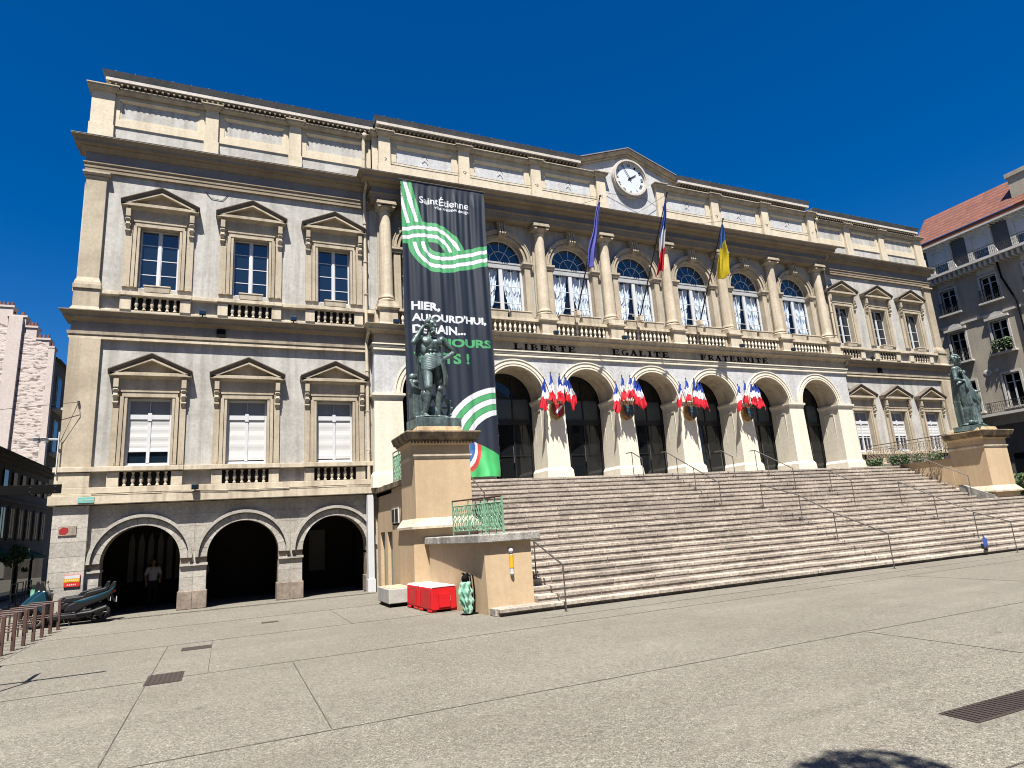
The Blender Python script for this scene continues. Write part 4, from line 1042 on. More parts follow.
q = MB(); leaves(q, 1500, (16.0, 18.2, -6.6, -5.6, 1.9, 2.9), .09); s_ = q.build('shrub', ['leaf', 'leaf2']); tag(s_, 'dark green bush behind the curled railing right of the right pedestal', 'shrub')

# pedestals
def pedestal(cx, y0, label, low):
    t = thing('statue_pedestal', label, 'pedestal', (cx, y0 + .8, 0)); oy = -.8; w_ = .865; D = 1.62
    q = MB()
    if low: q.box(-w_ - .1, w_ + .1, oy + .0, oy + D + .6, 0, 2.10)
    else: q.box(-w_ - .1, w_ + .1, oy - .02, oy + D + .1, 1.6, 2.10)
    q.build('lower_body', 'ochre', t)
    q = MB(); q.mold(-w_, w_, oy, oy + D, 2.10, 2.17, .19, .19, 1, 1); q.mold(-w_, w_, oy, oy + D, 2.17, 2.40, .18, .0); q.build('base_moulding', 'cream', t)
    q = MB(); q.box(-w_, w_, oy, oy + D, 2.40, 4.12); q.build('shaft', 'ochre', t)
    q = MB(); q.mold(-w_, w_, oy, oy + D, 4.12, 4.19, .0, .04); q.mold(-w_, w_, oy, oy + D, 4.19, 4.24, .05, .05); q.build('necking', 'cream', t)
    q = MB(); q.box(-w_, w_, oy, oy + D, 4.24, 4.52); q.mold(-w_, w_, oy, oy + D, 4.52, 4.62, .01, .12); q.build('cap_frieze', 'ochre', t)
    q = MB(); q.mold(-w_, w_, oy, oy + D, 4.62, 4.68, .14, .17)
    x = -w_ - .13
    while x < w_ + .1: q.box(x, x + .05, oy - .165, oy - .12, 4.55, 4.62); x += .1
    q.mold(-w_, w_, oy, oy + D, 4.68, 4.88, .22, .30); q.mold(-w_, w_, oy, oy + D, 4.88, 4.92, .30, .28); q.build('cornice', 'capst', t)
    q = MB(); q.mold(-w_ + .15, w_ - .15, oy + .15, oy + D - .15, 4.92, 5.12, .04, -.02); q.build('cap_block', mat('lichened_stone' + str(cx), (.62, .47, .27), dirt=(.2, .13, .07), streak=.3, blotch=.8, fine=.3), t, bev=.03)
    return t
pedestal(-12.44, -6.04, 'ochre pedestal left of the stairs with a dark weathered cap', True)
pedestal(14.12, -6.45, 'ochre pedestal right of the stairs carrying the draped woman', False)

# ------------------------------------------------------------------ figures
def limb(q, pts, rs, n=12):
    """tapered limb through joints with rounded ends"""
    P = [Vector(p) for p in pts]; PP = []; RR = []
    for i in range(len(P) - 1):
        for k in range(4): t = k / 4; PP.append(P[i].lerp(P[i + 1], t)); RR.append(rs[i] + (rs[i + 1] - rs[i]) * t)
    PP.append(P[-1]); RR.append(rs[-1])
    q.tube(PP, RR, n)
    for p, r in zip(P, rs): q.ball(p, r * 1.0, 10, 7)
def hand_(q, w_, d, side, s=1.0):
    """palm, four bent fingers and a thumb; w_ wrist, d direction, side = thumb direction"""
    w_ = Vector(w_); d = Vector(d).normalized(); side = Vector(side).normalized(); nrm = d.cross(side).normalized()
    for k in (-.028, -.009, .010, .028): limb(q, [w_, w_ + d * .09 * s + side * k * s], [.018 * s, .016 * s], 6)
    for k, L_ in ((-.032, .062), (-.011, .078), (.010, .082), (.031, .072)):
        a = w_ + d * .09 * s + side * k * s; b = a + (d * .8 + nrm * .25).normalized() * L_ * .5 * s; c = b + (d * .5 + nrm * .7).normalized() * L_ * .5 * s
        limb(q, [a, b, c], [.0115 * s, .010 * s, .009 * s], 6)
    a = w_ + d * .02 * s + side * .03 * s; b = a + (d * .5 + side * .8).normalized() * .05 * s; limb(q, [a, b, b + (d * .9 + side * .2).normalized() * .035 * s], [.016 * s, .013 * s, .011 * s], 6)
def head_(q, c, face, s=1.0, hair=True, beard=False):
    """head with brow, nose, lips, ears; face = direction looked at"""
    c = Vector(c); f = Vector(face).normalized(); up = Vector((0, 0, 1)); f2 = (f - up * f.dot(up)).normalized(); r_ = f2.cross(up)
    rot = Matrix((r_, f2, up)).transposed()
    def L(x, y, z): return c + (r_ * x + f2 * y + up * z) * s
    q.ball(c + up * .02 * s, (.075 * s, .095 * s, .10 * s), 14, 10, rot=rot); q.ball(L(0, .03, -.05), (.052 * s, .062 * s, .07 * s), 12, 8, rot=rot)
    q.ball(L(0, .105, -.005), (.012 * s, .022 * s, .026 * s), 8, 6, rot=rot); q.ball(L(0, .112, -.022), (.016 * s, .016 * s, .012 * s), 8, 6, rot=rot)
    for x in (-.032, .032): q.ball(L(x, .078, .035), (.028 * s, .018 * s, .010 * s), 8, 6, rot=rot); q.ball(L(x * 2.4, -.005, 0), (.012 * s, .022 * s, .032 * s), 8, 6, rot=rot)
    q.ball(L(0, .088, -.055), (.026 * s, .014 * s, .009 * s), 8, 6, rot=rot); q.ball(L(0, .080, -.092), (.022 * s, .02 * s, .018 * s), 8, 6, rot=rot)
    if hair:
        for i in range(60):
            a = random.uniform(0, 2 * PI); e = random.uniform(-.1, 1.45)
            v = Vector((math.cos(a) * math.cos(e) * .085, math.sin(a) * math.cos(e) * .10 - .01, math.sin(e) * .115 + .02))
            if v.y > .06 and v.z < .08: continue
            q.ball(L(*v), .022 * s * random.uniform(.8, 1.3), 6, 5)
    if beard:
        for i in range(26): q.ball(L(random.uniform(-.045, .045), .07 + random.uniform(-.03, .02), -.085 - random.uniform(0, .07)), .02 * s, 6, 5)
def folds(q, pts, r0, r1, n=6): limb(q, pts, [r0 + (r1 - r0) * i / (len(pts) - 1) for i in range(len(pts))], n)

# left statue: bearded smith, weight on one leg, right hand raised to the head, left hand on the hip. Local metres at life size, scaled 1.74
def smith():
    q = MB(); V = Vector
    # the figure faces -Y (towards the square) and a little to +X; x = viewer's right
    hipL, hipR = V((.10, 0, .98)), V((-.09, 0, .95)); pel = V((0, .01, 1.0))
    # free leg (viewer left) forward, standing leg viewer right
    limb(q, [hipR, (-.13, -.14, .53), (-.17, -.04, .10)], [.112, .072, .046]); q.ball((-.16, -.02, .40), (.058, .065, .11)); q.ball((-.135, -.14, .52), .064)
    limb(q, [(-.17, -.03, .10), (-.17, -.06, .045), (-.20, -.20, .03)], [.045, .045, .032]); 
    for k in range(4): limb(q, [(-.17 - .02 * k, -.17, .03), (-.175 - .024 * k, -.245 + .008 * k, .02)], [.017, .013], 6)
    limb(q, [hipL, (.13, .02, .54), (.115, .06, .10)], [.11, .070, .044]); q.ball((.13, .07, .40), (.06, .065, .11)); q.ball((.132, .0, .54), .066)
    limb(q, [(.115, .07, .10), (.12, .05, .045), (.19, -.09, .03)], [.045, .046, .032])
    for k in range(4): limb(q, [(.17 + .022 * k, -.06 + .01 * k, .03), (.19 + .026 * k, -.14 + .014 * k, .02)], [.017, .013], 6)
    # trunk
    q.ball(pel, (.155, .11, .12)); q.ball((.0, .0, 1.13), (.125, .09, .14)); q.ball((.0, .0, 1.30), (.192, .12, .17)); q.ball((.0, .01, 1.40), (.225, .11, .09))
    for s in (-1, 1): q.ball((s * .092, -.078, 1.36), (.092, .05, .068)); q.ball((-.01 + s * .13, .0, 1.24), (.055, .08, .12)); q.ball((s * .105, -.02, 1.09), (.05, .07, .07))
    for s in (-1, 1):
        for z in (1.07, 1.135, 1.20): q.ball((s * .038 - .004, -.088, z), (.034, .022, .030))
    limb(q, [(-.01, .015, 1.42), (-.02, -.01, 1.55)], [.066, .054])
    hd = V((.0, -.045, 1.65)); head_(q, hd, (.25, -.9, -.2), 1.12, True, True)
    # raised arm (viewer left): elbow out and down, hand at the temple
    shR, elR, haR = V((-.215, .0, 1.45)), V((-.345, -.05, 1.33)), V((-.17, -.06, 1.62))
    q.ball(shR, .078); limb(q, [shR, elR], [.070, .048]); limb(q, [elR, haR], [.050, .032]); q.ball(shR.lerp(elR, .5) + V((0, -.015, .0)), (.058, .056, .06)); q.ball(elR.lerp(haR, .3), (.05, .05, .055))
    hand_(q, haR, (.85, .1, .35), (0, -1, .2), 1.1)
    # other arm: hand on the hip
    shL, elL, haL = V((.215, .01, 1.43)), V((.45, .02, 1.22)), V((.18, -.07, 1.06))
    q.ball(shL, .078); limb(q, [shL, elL], [.070, .047]); limb(q, [elL, haL], [.050, .032]); q.ball(shL.lerp(elL, .45), (.056, .056, .07)); q.ball(elL.lerp(haL, .3), (.05, .05, .05))
    hand_(q, haL, (-.8, -.1, -.35), (0, -.6, .8), 1.1)
    # loincloth: wrapped folds falling from the hip at viewer right
    for i in range(9):
        t = i / 8; z0 = 1.10 - .10 * t
        pts = []
        for k in range(9):
            a = PI + PI * k / 8; x = .185 * math.cos(a); y = .14 * math.sin(a); sag = .12 * t * math.sin(PI * k / 8) - .38 * x * (.3 + t)
            pts.append((x * (1 + .05 * t), y - .02 * t, z0 + .05 * (k / 8) - sag - .02 * t))
        folds(q, pts, .020, .020)
    for i in range(8):
        x = .10 + .018 * i; y = -.13 + .022 * i
        folds(q, [(x, y, 1.06), (x + .03, y - .02, .92), (x + .055 + .010 * (i % 2), y - .015, .76), (x + .07, y, .58 + .04 * (i % 3))], .022, .015)
    for i in range(6): a = PI * .05 * i; folds(q, [(-.16 + .02 * i, .12, 1.0), (-.12 + .04 * i, .14, .8), (-.10 + .04 * i, .12, .66)], .03, .02)
    q.ball((0, .04, .99), (.15, .12, .08))
    # sledge handle and its head behind the raised arm, anvil block with relief
    limb(q, [(-.20, .02, 1.62), (-.235, .04, 1.05), (-.27, .06, .55)], [.026, .028, .03], 8)
    limb(q, [(-.17, .0, 1.60), (-.20, .03, 1.35), (-.24, .05, 1.16)], [.05, .06, .04], 8)
    limb(q, [(-.40, .0, .66), (-.36, -.02, .56), (-.26, .0, .52)], [.03, .035, .04], 8); q.ball((-.34, .05, .74), (.07, .06, .07)); q.ball((-.31, .04, .64), (.09, .07, .05))
    q.box(-.36, -.20, .0, .22, .02, .52)
    q.ball((-.28, .1, .5), (.12, .13, .05))
    # cog wheel standing behind the legs
    for i in range(24):
        a = 2 * PI * i / 24; b = 2 * PI * (i + 1) / 24; q.tube([(.19 + .20 * math.cos(a), .2, .25 + .20 * math.sin(a)), (.19 + .20 * math.cos(b), .2, .25 + .20 * math.sin(b))], .034, 6)
        if i % 2 == 0: q.ball((.19 + .245 * math.cos(a), .2, .25 + .245 * math.sin(a)), (.03, .04, .03), 6, 5)
    for i in range(3): a = PI * i / 3; q.tube([(.19 - .2 * math.cos(a), .2, .25 - .2 * math.sin(a)), (.19 + .2 * math.cos(a), .2, .25 + .2 * math.sin(a))], .022, 6)
    q.ball((.19, .2, .25), (.05, .06, .05)); q.ball((.0, .1, .12), (.12, .12, .14)); q.ball((0, .02, .03), (.34, .2, .035))
    return q
o = fuse(smith(), 'bronze_statue', 'bronze', voxel=.0095, smooth=1, loc=(-12.44, -5.3, 5.42), scale=1.84, rot=.10)
tag(o, 'green bronze statue of a bearded man, hand raised to his head, before the banner', 'statue')
q = MB(); q.box(-.72, .72, -.5, .5, 0, .30); pl_ = q.build('plinth', 'bronze', o, bev=.01); pl_.scale = (1 / 1.84,) * 3; pl_.location = (0, 0, -.31 / 1.84)

def matron():
    q = MB(); V = Vector
    # seated-leaning draped woman: weight back, knee thrust forward to the viewer's right
    q.ball((0, .02, 1.02), (.17, .14, .14)); q.ball((-.02, .02, 1.20), (.13, .10, .14)); q.ball((-.05, .02, 1.36), (.155, .105, .13)); q.ball((-.06, .02, 1.43), (.17, .09, .07))
    for s in (-1, 1): q.ball((-.05 + s * .07, -.08, 1.34), (.06, .055, .06))
    limb(q, [(-.06, .02, 1.44), (-.07, .0, 1.56)], [.06, .048]); head_(q, (-.075, -.01, 1.645), (.75, -.6, 0), 1.1, True, False)
    q.ball((-.13, .05, 1.63), (.055, .055, .055)); 
    shR, elR, haR = V((-.215, .02, 1.42)), V((-.28, .02, 1.16)), V((-.13, -.13, 1.10)); q.ball(shR, .07); limb(q, [shR, elR, haR], [.062, .044, .030]); hand_(q, haR, (.9, -.1, -.1), (0, 0, 1), 1.0)
    shL, elL, haL = V((.10, .02, 1.41)), V((.20, .02, 1.15)), V((.22, -.15, .90)); q.ball(shL, .068); limb(q, [shL, elL, haL], [.060, .044, .030]); hand_(q, haL, (.3, -.6, -.4), (1, 0, 0), 1.0)
    # thighs and shins under cloth: one knee forward right
    limb(q, [(.06, 0, .98), (.25, -.16, .66), (.22, -.05, .12)], [.15, .11, .09]); limb(q, [(-.06, 0, .98), (-.04, -.04, .55), (-.02, .02, .1)], [.14, .12, .11])
    limb(q, [(.22, -.06, .08), (.34, -.17, .035)], [.05, .035])
    for k in range(4): limb(q, [(.31 + .012 * k, -.18 + .02 * k, .03), (.38 + .01 * k, -.22 + .024 * k, .022)], [.016, .012], 6)
    # peplos skirt: body of cloth with long vertical and diagonal folds
    rings = []
    for j in range(9):
        t = j / 8; z = 1.04 - .98 * t; cx = .0 + .08 * math.sin(PI * t * .9); rx = .155 + .055 * t; ry = .13 + .07 * t; rings.append((cx + .06 * t, z, rx, ry))
    n = 48; vs = []
    for j, (cx, z, rx, ry) in enumerate(rings):
        for i in range(n):
            a = 2 * PI * i / n; m_ = 1 + (.04 + .12 * j / 8) * math.sin(a * 11 + .25 * j) + .05 * math.sin(a * 5 + j * .5)
            vs.append((cx + rx * math.cos(a) * m_, ry * math.sin(a) * m_ - .02, z))
    fs = [(j * n + i, j * n + (i + 1) % n, (j + 1) * n + (i + 1) % n, (j + 1) * n + i) for j in range(8) for i in range(n)] + [tuple(range(n - 1, -1, -1)), tuple(8 * n + i for i in range(n))]
    q.add(vs, fs)
    for i in range(9):       # folds running from the raised knee and hip down
        t = i / 8
        folds(q, [(-.16 + .06 * t, -.10, 1.02 - .03 * i), (.05, -.19, .88 - .03 * i), (.24, -.22, .76 - .035 * i), (.30, -.10, .72 - .03 * i)], .020, .016)
    for i in range(7): folds(q, [(.20 + .02 * i, -.20 + .03 * i, .72), (.17 + .03 * i, -.17 + .03 * i, .42), (.14 + .04 * i, -.13 + .04 * i, .08)], .022, .028)
    for i in range(10): x = -.16 + .034 * i; folds(q, [(x * .8 - .03, -.12, 1.30 - .01 * i), (x, -.135, 1.16), (x * 1.1, -.15, 1.02), (x * 1.15, -.15, .93 - .02 * (i % 3))], .015, .020)
    for i in range(4): folds(q, [(-.17, .05 + .02 * i, 1.38), (-.17, .08 + .02 * i, 1.1), (-.13, .10 + .03 * i, .6), (-.10, .10 + .03 * i, .05)], .03, .045)
    q.ball((-.24, -.10, .08), (.09, .07, .06)); q.ball((-.15, -.16, .07), (.07, .05, .05)); q.ball((.05, 0, .03), (.36, .24, .035))
    return q
o = fuse(matron(), 'bronze_statue', 'bronze', voxel=.0095, smooth=1, loc=(14.02, -5.65, 5.22), scale=1.96, rot=.25)
tag(o, 'green bronze statue of a draped woman on the right pedestal', 'statue')
q = MB(); q.box(-.70, .80, -.5, .5, 0, .22); pl_ = q.build('plinth', 'bronze', o, bev=.01); pl_.scale = (1 / 1.86,) * 3; pl_.location = (0, 0, -.23 / 1.86)

# people in the dark arcade
def walker(shirt, loc, rot, name_label, sc_=1.0, phone=False):
    """standing figure: body skin, shirt, trousers, hair as clothing children"""
    def arms(q, extra=0):
        for s in (-1, 1):
            sh = Vector((s * .185, 0, 1.40)); el = Vector((s * .26, .02, 1.13)); ha = Vector((s * .22, -.16 if s > 0 else -.02, .98 if s > 0 else .86))
            yield s, sh, el, ha
    q = MB(); head_(q, (0, -.01, 1.62), (0, -1, -.05), 1.0, False); limb(q, [(0, .01, 1.42), (0, 0, 1.56)], [.055, .05])
    q.ball((0, 0, 1.25), (.14, .09, .2)); q.ball((0, 0, .95), (.14, .1, .12))
    for s, sh, el, ha in arms(q): limb(q, [sh, el, ha], [.045, .036, .026]); hand_(q, ha, (0, -.3 if s > 0 else -.1, -1), (-s, -.2, 0), .95)
    for s in (-1, 1): limb(q, [(s * .08, 0, .92), (s * .10, -.02, .50), (s * .10, .02, .08)], [.075, .05, .035]); limb(q, [(s * .10, .03, .05), (s * .115, -.15, .035)], [.04, .032])
    b_ = fuse(q, 'person', 'skin', voxel=.012, smooth=2, loc=loc, scale=sc_, rot=rot); tag(b_, name_label, 'person')
    q = MB(); q.ball((0, 0, 1.30), (.19, .115, .16)); q.ball((0, 0, 1.12), (.165, .115, .18)); q.ball((0, 0, .98), (.17, .12, .10)); q.ball((0, 0, 1.42), (.13, .08, .05))
    for s, sh, el, ha in arms(q): limb(q, [sh, sh.lerp(el, .75)], [.068, .062])
    fuse(q, 'shirt', shirt, b_, voxel=.014)
    q = MB(); q.ball((0, 0, .92), (.16, .115, .10))
    for s in (-1, 1): limb(q, [(s * .08, 0, .90), (s * .10, -.02, .50), (s * .10, .02, .09)], [.098, .072, .06])
    fuse(q, 'trousers', 'trouser', b_, voxel=.014)
    q = MB(); q.ball((0, .015, 1.665), (.088, .105, .085)); q.ball((0, .05, 1.62), (.08, .07, .09)); fuse(q, 'hair', 'hair', b_, voxel=.012)
    q = MB()
    for s in (-1, 1): limb(q, [(s * .10, .05, .045), (s * .115, -.17, .04)], [.05, .042])
    fuse(q, 'shoes', 'rubber', b_, voxel=.012)
walker('shirt', (-20.75, 3.9, 0.0), .2, 'person in a white t-shirt standing inside the leftmost arch', .97)
walker('shirt2', (-19.1, 3.9, 0.0), -.5, 'person in a dull grey shirt in the shade of the middle arch', .95)

# ------------------------------------------------------------------ banner
def seg_dist(p, pts):
    """signed distance (left positive) and progress along a polyline"""
    best = (1e9, 0, 0); acc = 0
    for (ax, ay), (bx, by) in zip(pts[:-1], pts[1:]):
        dx, dy = bx - ax, by - ay; L2 = dx * dx + dy * dy; L_ = math.sqrt(L2)
        t = max(0, min(1, ((p[0] - ax) * dx + (p[1] - ay) * dy) / L2)); qx, qy = ax + t * dx, ay + t * dy
        d = math.hypot(p[0] - qx, p[1] - qy)
        if d < best[0]:
            sg = 1 if dx * (p[1] - ay) - dy * (p[0] - ax) > 0 else -1
            best = (d, sg * d, acc + t * L_)
        acc += L_
    return best[1], best[2], acc
def smoothline(pts, it=3):
    for _ in range(it):
        n = [pts[0]]
        for a, b in zip(pts[:-1], pts[1:]): n += [(a[0] * .75 + b[0] * .25, a[1] * .75 + b[1] * .25), (a[0] * .25 + b[0] * .75, a[1] * .25 + b[1] * .75)]
        pts = n + [pts[-1]]
    return pts
NAVY, GRN, WHT, BLU, RED_ = (.009, .014, .025), (.05, .245, .095), (.50, .52, .54), (.025, .075, .22), (.34, .04, .03)
BA = [(-.05, 16.4), (.46, 14.35)]
BB = smoothline([(-.2, 13.84), (.75, 14.08), (1.35, 14.12), (1.75, 13.98), (2.05, 13.70), (2.25, 13.35)])
BC = smoothline([(.62, 13.75), (.75, 13.15), (1.25, 12.77), (1.85, 12.78), (3.9, 13.42)])
def stripes(d, w_=.44):
    if abs(d) > w_: return None
    k = int((d + w_) / (2 * w_) * 5); k = min(4, max(0, k)); f = ((d + w_) / (2 * w_) * 5) % 1
    if f < .07 and k > 0: return NAVY
    return GRN if k % 2 == 0 else WHT
import numpy as np
BW, BT, BB_ = 3.70, 16.32, 3.95
NX, NZ = 232, 772
def pattern():
    img = np.empty((NZ + 1, NX + 1, 3)); img[:] = NAVY
    for j in range(NZ + 1):
        z = BT - (BT - BB_) * j / NZ
        for i in range(NX + 1):
            x = BW * i / NX; c = None
            if z > 12.0:
                if z > 14.2 and x < 1.2:
                    d = seg_dist((x, z), BA)[0]; c = stripes(d)
                inb = stripes(seg_dist((x, z), BB)[0]); dc = seg_dist((x, z), BC); inc = stripes(dc[0])
                if inc is not None: c = inc
                if inb is not None and (inc is None or x < 1.45): c = inb
            elif z < 7.7:
                r = math.hypot(x - 3.9, z - 5.0)
                if 1.45 < r < 2.60 and z > 5.3 - (x > 2.4) * 10:
                    k = int((2.60 - r) / .23)
                    if (2.60 - r) % .23 > .018: c = WHT if k % 2 == 0 else GRN
                edge = 5.42 - .75 * max(0, x - 2.2) ** 1.6 * .45 - (.12 if x < 2.2 else 0)
                r2 = math.hypot(x - 1.75, z - 5.15)
                if z < edge and r < 2.6: c = GRN if r2 > .4 else NAVY
                if z < edge + .02:
                    c = (.037, .27, .08)
                    if .70 < r2 < 1.22 and z > 4.2 - .6 * (x - 2.4):
                        k = (r2 - .70) / .52
                        c = BLU if k < .42 else WHT if k < .68 else RED_
            if c: img[j, i] = c
    def put(s_, x0, x1, z0, z1, col, bold):
        V_, T_ = text_tris(s_, bold)
        for tri in T_:
            P = [((x0 + V_[k][0] * (x1 - x0)) / BW * NX, (BT - (z0 + V_[k][1] * (z1 - z0))) / (BT - BB_) * NZ) for k in tri]
            xa, xb = int(min(p[0] for p in P)), int(max(p[0] for p in P)) + 1; ya, yb = int(min(p[1] for p in P)), int(max(p[1] for p in P)) + 1
            (x1_, y1_), (x2_, y2_), (x3_, y3_) = P; den = (y2_ - y3_) * (x1_ - x3_) + (x3_ - x2_) * (y1_ - y3_)
            if abs(den) < 1e-9: continue
            for jj in range(max(0, ya), min(NZ, yb) + 1):
                for ii in range(max(0, xa), min(NX, xb) + 1):
                    a = ((y2_ - y3_) * (ii - x3_) + (x3_ - x2_) * (jj - y3_)) / den; b = ((y3_ - y1_) * (ii - x3_) + (x1_ - x3_) * (jj - y3_)) / den
                    if a >= -.02 and b >= -.02 and a + b <= 1.02: img[jj, ii] = col
    put('Saint', .77, 1.60, 15.40, 15.70, WHT, .01); put('Étienne', 1.64, 2.95, 15.40, 15.80, WHT, .01)
    put('ville créative design', 1.42, 2.95, 15.16, 15.34, WHT, .01)
    put('HIER,', .31, 1.46, 10.62, 11.02, WHT, .035); put("AUJOURD'HUI,", .31, 3.42, 10.12, 10.52, WHT, .035)
    put('DEMAIN...', .33, 2.50, 9.70, 10.05, WHT, .035); put('TOUJOURS', .35, 3.60, 9.10, 9.54, GRN, .035); put('VERTS !', .34, 2.62, 8.49, 8.93, GRN, .035)
    return img
def banner():
    img = pattern()
    zs = np.linspace(BT, BB_, NZ + 1); xs = np.linspace(0, BW, NX + 1)
    X, Z = np.meshgrid(xs, zs); dep = (BT - Z)
    wav = np.minimum(1, dep / .8)
    Y = -.92 + wav * (.032 * np.sin(X * 7.1 + .35 * np.sin(Z * .9)) + .022 * np.sin(X * 13.3 + Z * .35) + .012 * np.sin(X * 23 + 1 + .5 * np.sin(Z * .6)) * np.exp(-dep / 5) * 2 + .035 * np.sin(Z * .8 + X))
    low = np.clip((5.0 - Z), 0, 1.1); Y += low * (.10 * np.sin(X * 5.0 + Z * 2) - .12) * (X > 1.5)
    Xw = -12.12 + X + .0 * Z - low * .03 * np.sin(Z * 7)
    n = (NZ + 1) * (NX + 1)
    co = np.stack([Xw.ravel(), Y.ravel(), Z.ravel()], 1)
    back = co.copy(); back[:, 1] += .008
    me = bpy.data.meshes.new('banner'); idx = np.arange(n).reshape(NZ + 1, NX + 1)
    f1 = np.stack([idx[:-1, :-1], idx[1:, :-1], idx[1:, 1:], idx[:-1, 1:]], -1).reshape(-1, 4)
    me.from_pydata(co.tolist(), [], f1.tolist())
    at = me.color_attributes.new('print', 'FLOAT_COLOR', 'POINT'); arr = np.ones((n, 4), np.float32); arr[:, :3] = img.reshape(-1, 3); at.data.foreach_set('color', arr.ravel())
    me.shade_smooth()
    m, t, b = newmat('printed_banner'); a = t.nodes.new('ShaderNodeAttribute'); a.attribute_name = 'print'; t.links.new(a.outputs['Color'], b.inputs['Base Color']); b.inputs['Roughness'].default_value = .55; b.inputs['Specular IOR Level'].default_value = .35
    me.materials.append(m)
    o = bpy.data.objects.new('printed_cloth', me); COL.objects.link(o)
    md = o.modifiers.new('thickness', 'SOLIDIFY'); md.thickness = .006; md.offset = 1
    t_ = thing('hanging_banner', 'tall navy banner with green and white stripes and French slogan', 'banner', (-10.27, -.92, 16.3))
    o.parent = t_; o.location = (10.27, .92, -16.3)
    q = MB(); q.tube([(-12.2, -.93, 16.33), (-8.36, -.93, 16.33)], .03, 6); k = q.build('hanging_bar', 'steel', t_); k.location = (10.27, .92, -16.3)
    q = MB()
    for x in (-12.12, -8.42):
        q.tube([(x, -.91, 16.3), (x, -.91, 3.95)], .006, 4)
        for i in range(24): q.tube([(x - .02, -.915, 16.1 - i * .5), (x + .03, -.93, 16.08 - i * .5)], .012, 4)
    k = q.build('lacing', 'steel', t_); k.location = (10.27, .92, -16.3)
banner()

# ------------------------------------------------------------------ flags
def drape(parent, top, length, w0, w1, bands, cols, dx=0.0, dy=0.0, seed=1, amp=.05, name='flag_cloth'):
    """cloth hanging from a pole tip: narrow at the top, gathered folds widening to a ragged lower edge.
    bands = fractions of the length where each colour ends (measured along a slightly slanting line)"""
    rnd = random.Random(seed); n, m_ = 30, 48; ph = [rnd.uniform(0, 6.28) for _ in range(4)]; q = MB()
    for j in range(m_ + 1):
        v = j / m_; w_ = w0 + (w1 - w0) * v ** .75; w_ *= 1 + .12 * math.sin(v * 9 + ph[0])
        for i in range(n + 1):
            u = i / n - .5
            fold = math.sin(u * 15 + ph[1] + v * 1.5) * (.35 + v) * amp + math.sin(u * 7 + ph[2] + v * 2.2) * amp * (.2 + v)
            rag = (.06 * math.sin(u * 8 + ph[3]) + .05 * abs(u) * 2) * v
            q.v.append((top[0] + dx * v + w_ * u + .02 * math.sin(v * 12 + ph[2]), top[1] + dy * v + fold, top[2] - length * v * (1 - .10 * math.cos(u * 3.0 + ph[3])) + rag))
    for j in range(m_):
        for i in range(n):
            f_ = (j + .5) / m_ + .05 * math.sin(i / n * 9 + ph[0]) + (i / n - .5) * .10; k = 0
            while k < len(bands) and f_ > bands[k]: k += 1
            a = j * (n + 1) + i; q.f.append((a, a + 1, a + n + 2, a + n + 1)); q.m.append(min(k, len(cols) - 1))
    c = q.build(name, cols, parent, smooth=True); md = c.modifiers.new('th', 'SOLIDIFY'); md.thickness = .005; return c
def limp_flag(name, label, base, top, cols, bands, length, w1, dx, seed):
    t = thing(name, label, 'flag', base); B = Vector(base); T = Vector(top); d = T - B
    q = MB(); q.tube([(0, 0, 0), d], [.035, .024], 8); q.ball(d, .05); q.build('flagpole', 'iron', t)
    q = MB(); q.box(-.09, .09, -.12, .18, -.18, .05); q.tube([(0, 0, 0), (0, .55, .25)], .03, 6); q.build('pole_bracket', 'cream', t)
    q = MB(); q.tube([d * .98, (.35, .2, 5.4)], .008, 4); q.build('stay_wire', 'iron', t)
    h = d - d.normalized() * .25; drape(t, h, length, .07, w1, bands, cols, dx, .30 * length, seed, .05 if w1 < .6 else .07)
limp_flag('building_flag', 'violet blue flag hanging limp from the leftmost long pole', (-3.99, -.55, 11.3), (-3.99, -3.28, 15.63), ['euflag'], [], 2.55, .46, -.22, 3)
limp_flag('building_flag', 'blue white and red flag hanging limp from the middle long pole', (-.59, -.55, 11.3), (-.59, -3.59, 16.22), ['clothblue', 'clothwhite', 'clothred'], [.42, .66], 3.5, .46, -.05, 5)
limp_flag('building_flag', 'blue and yellow flag hanging from the rightmost long pole', (3.02, -.55, 11.35), (3.02, -3.06, 15.69), ['uablue', 'uayellow'], [.40], 2.35, .95, .36, 8)

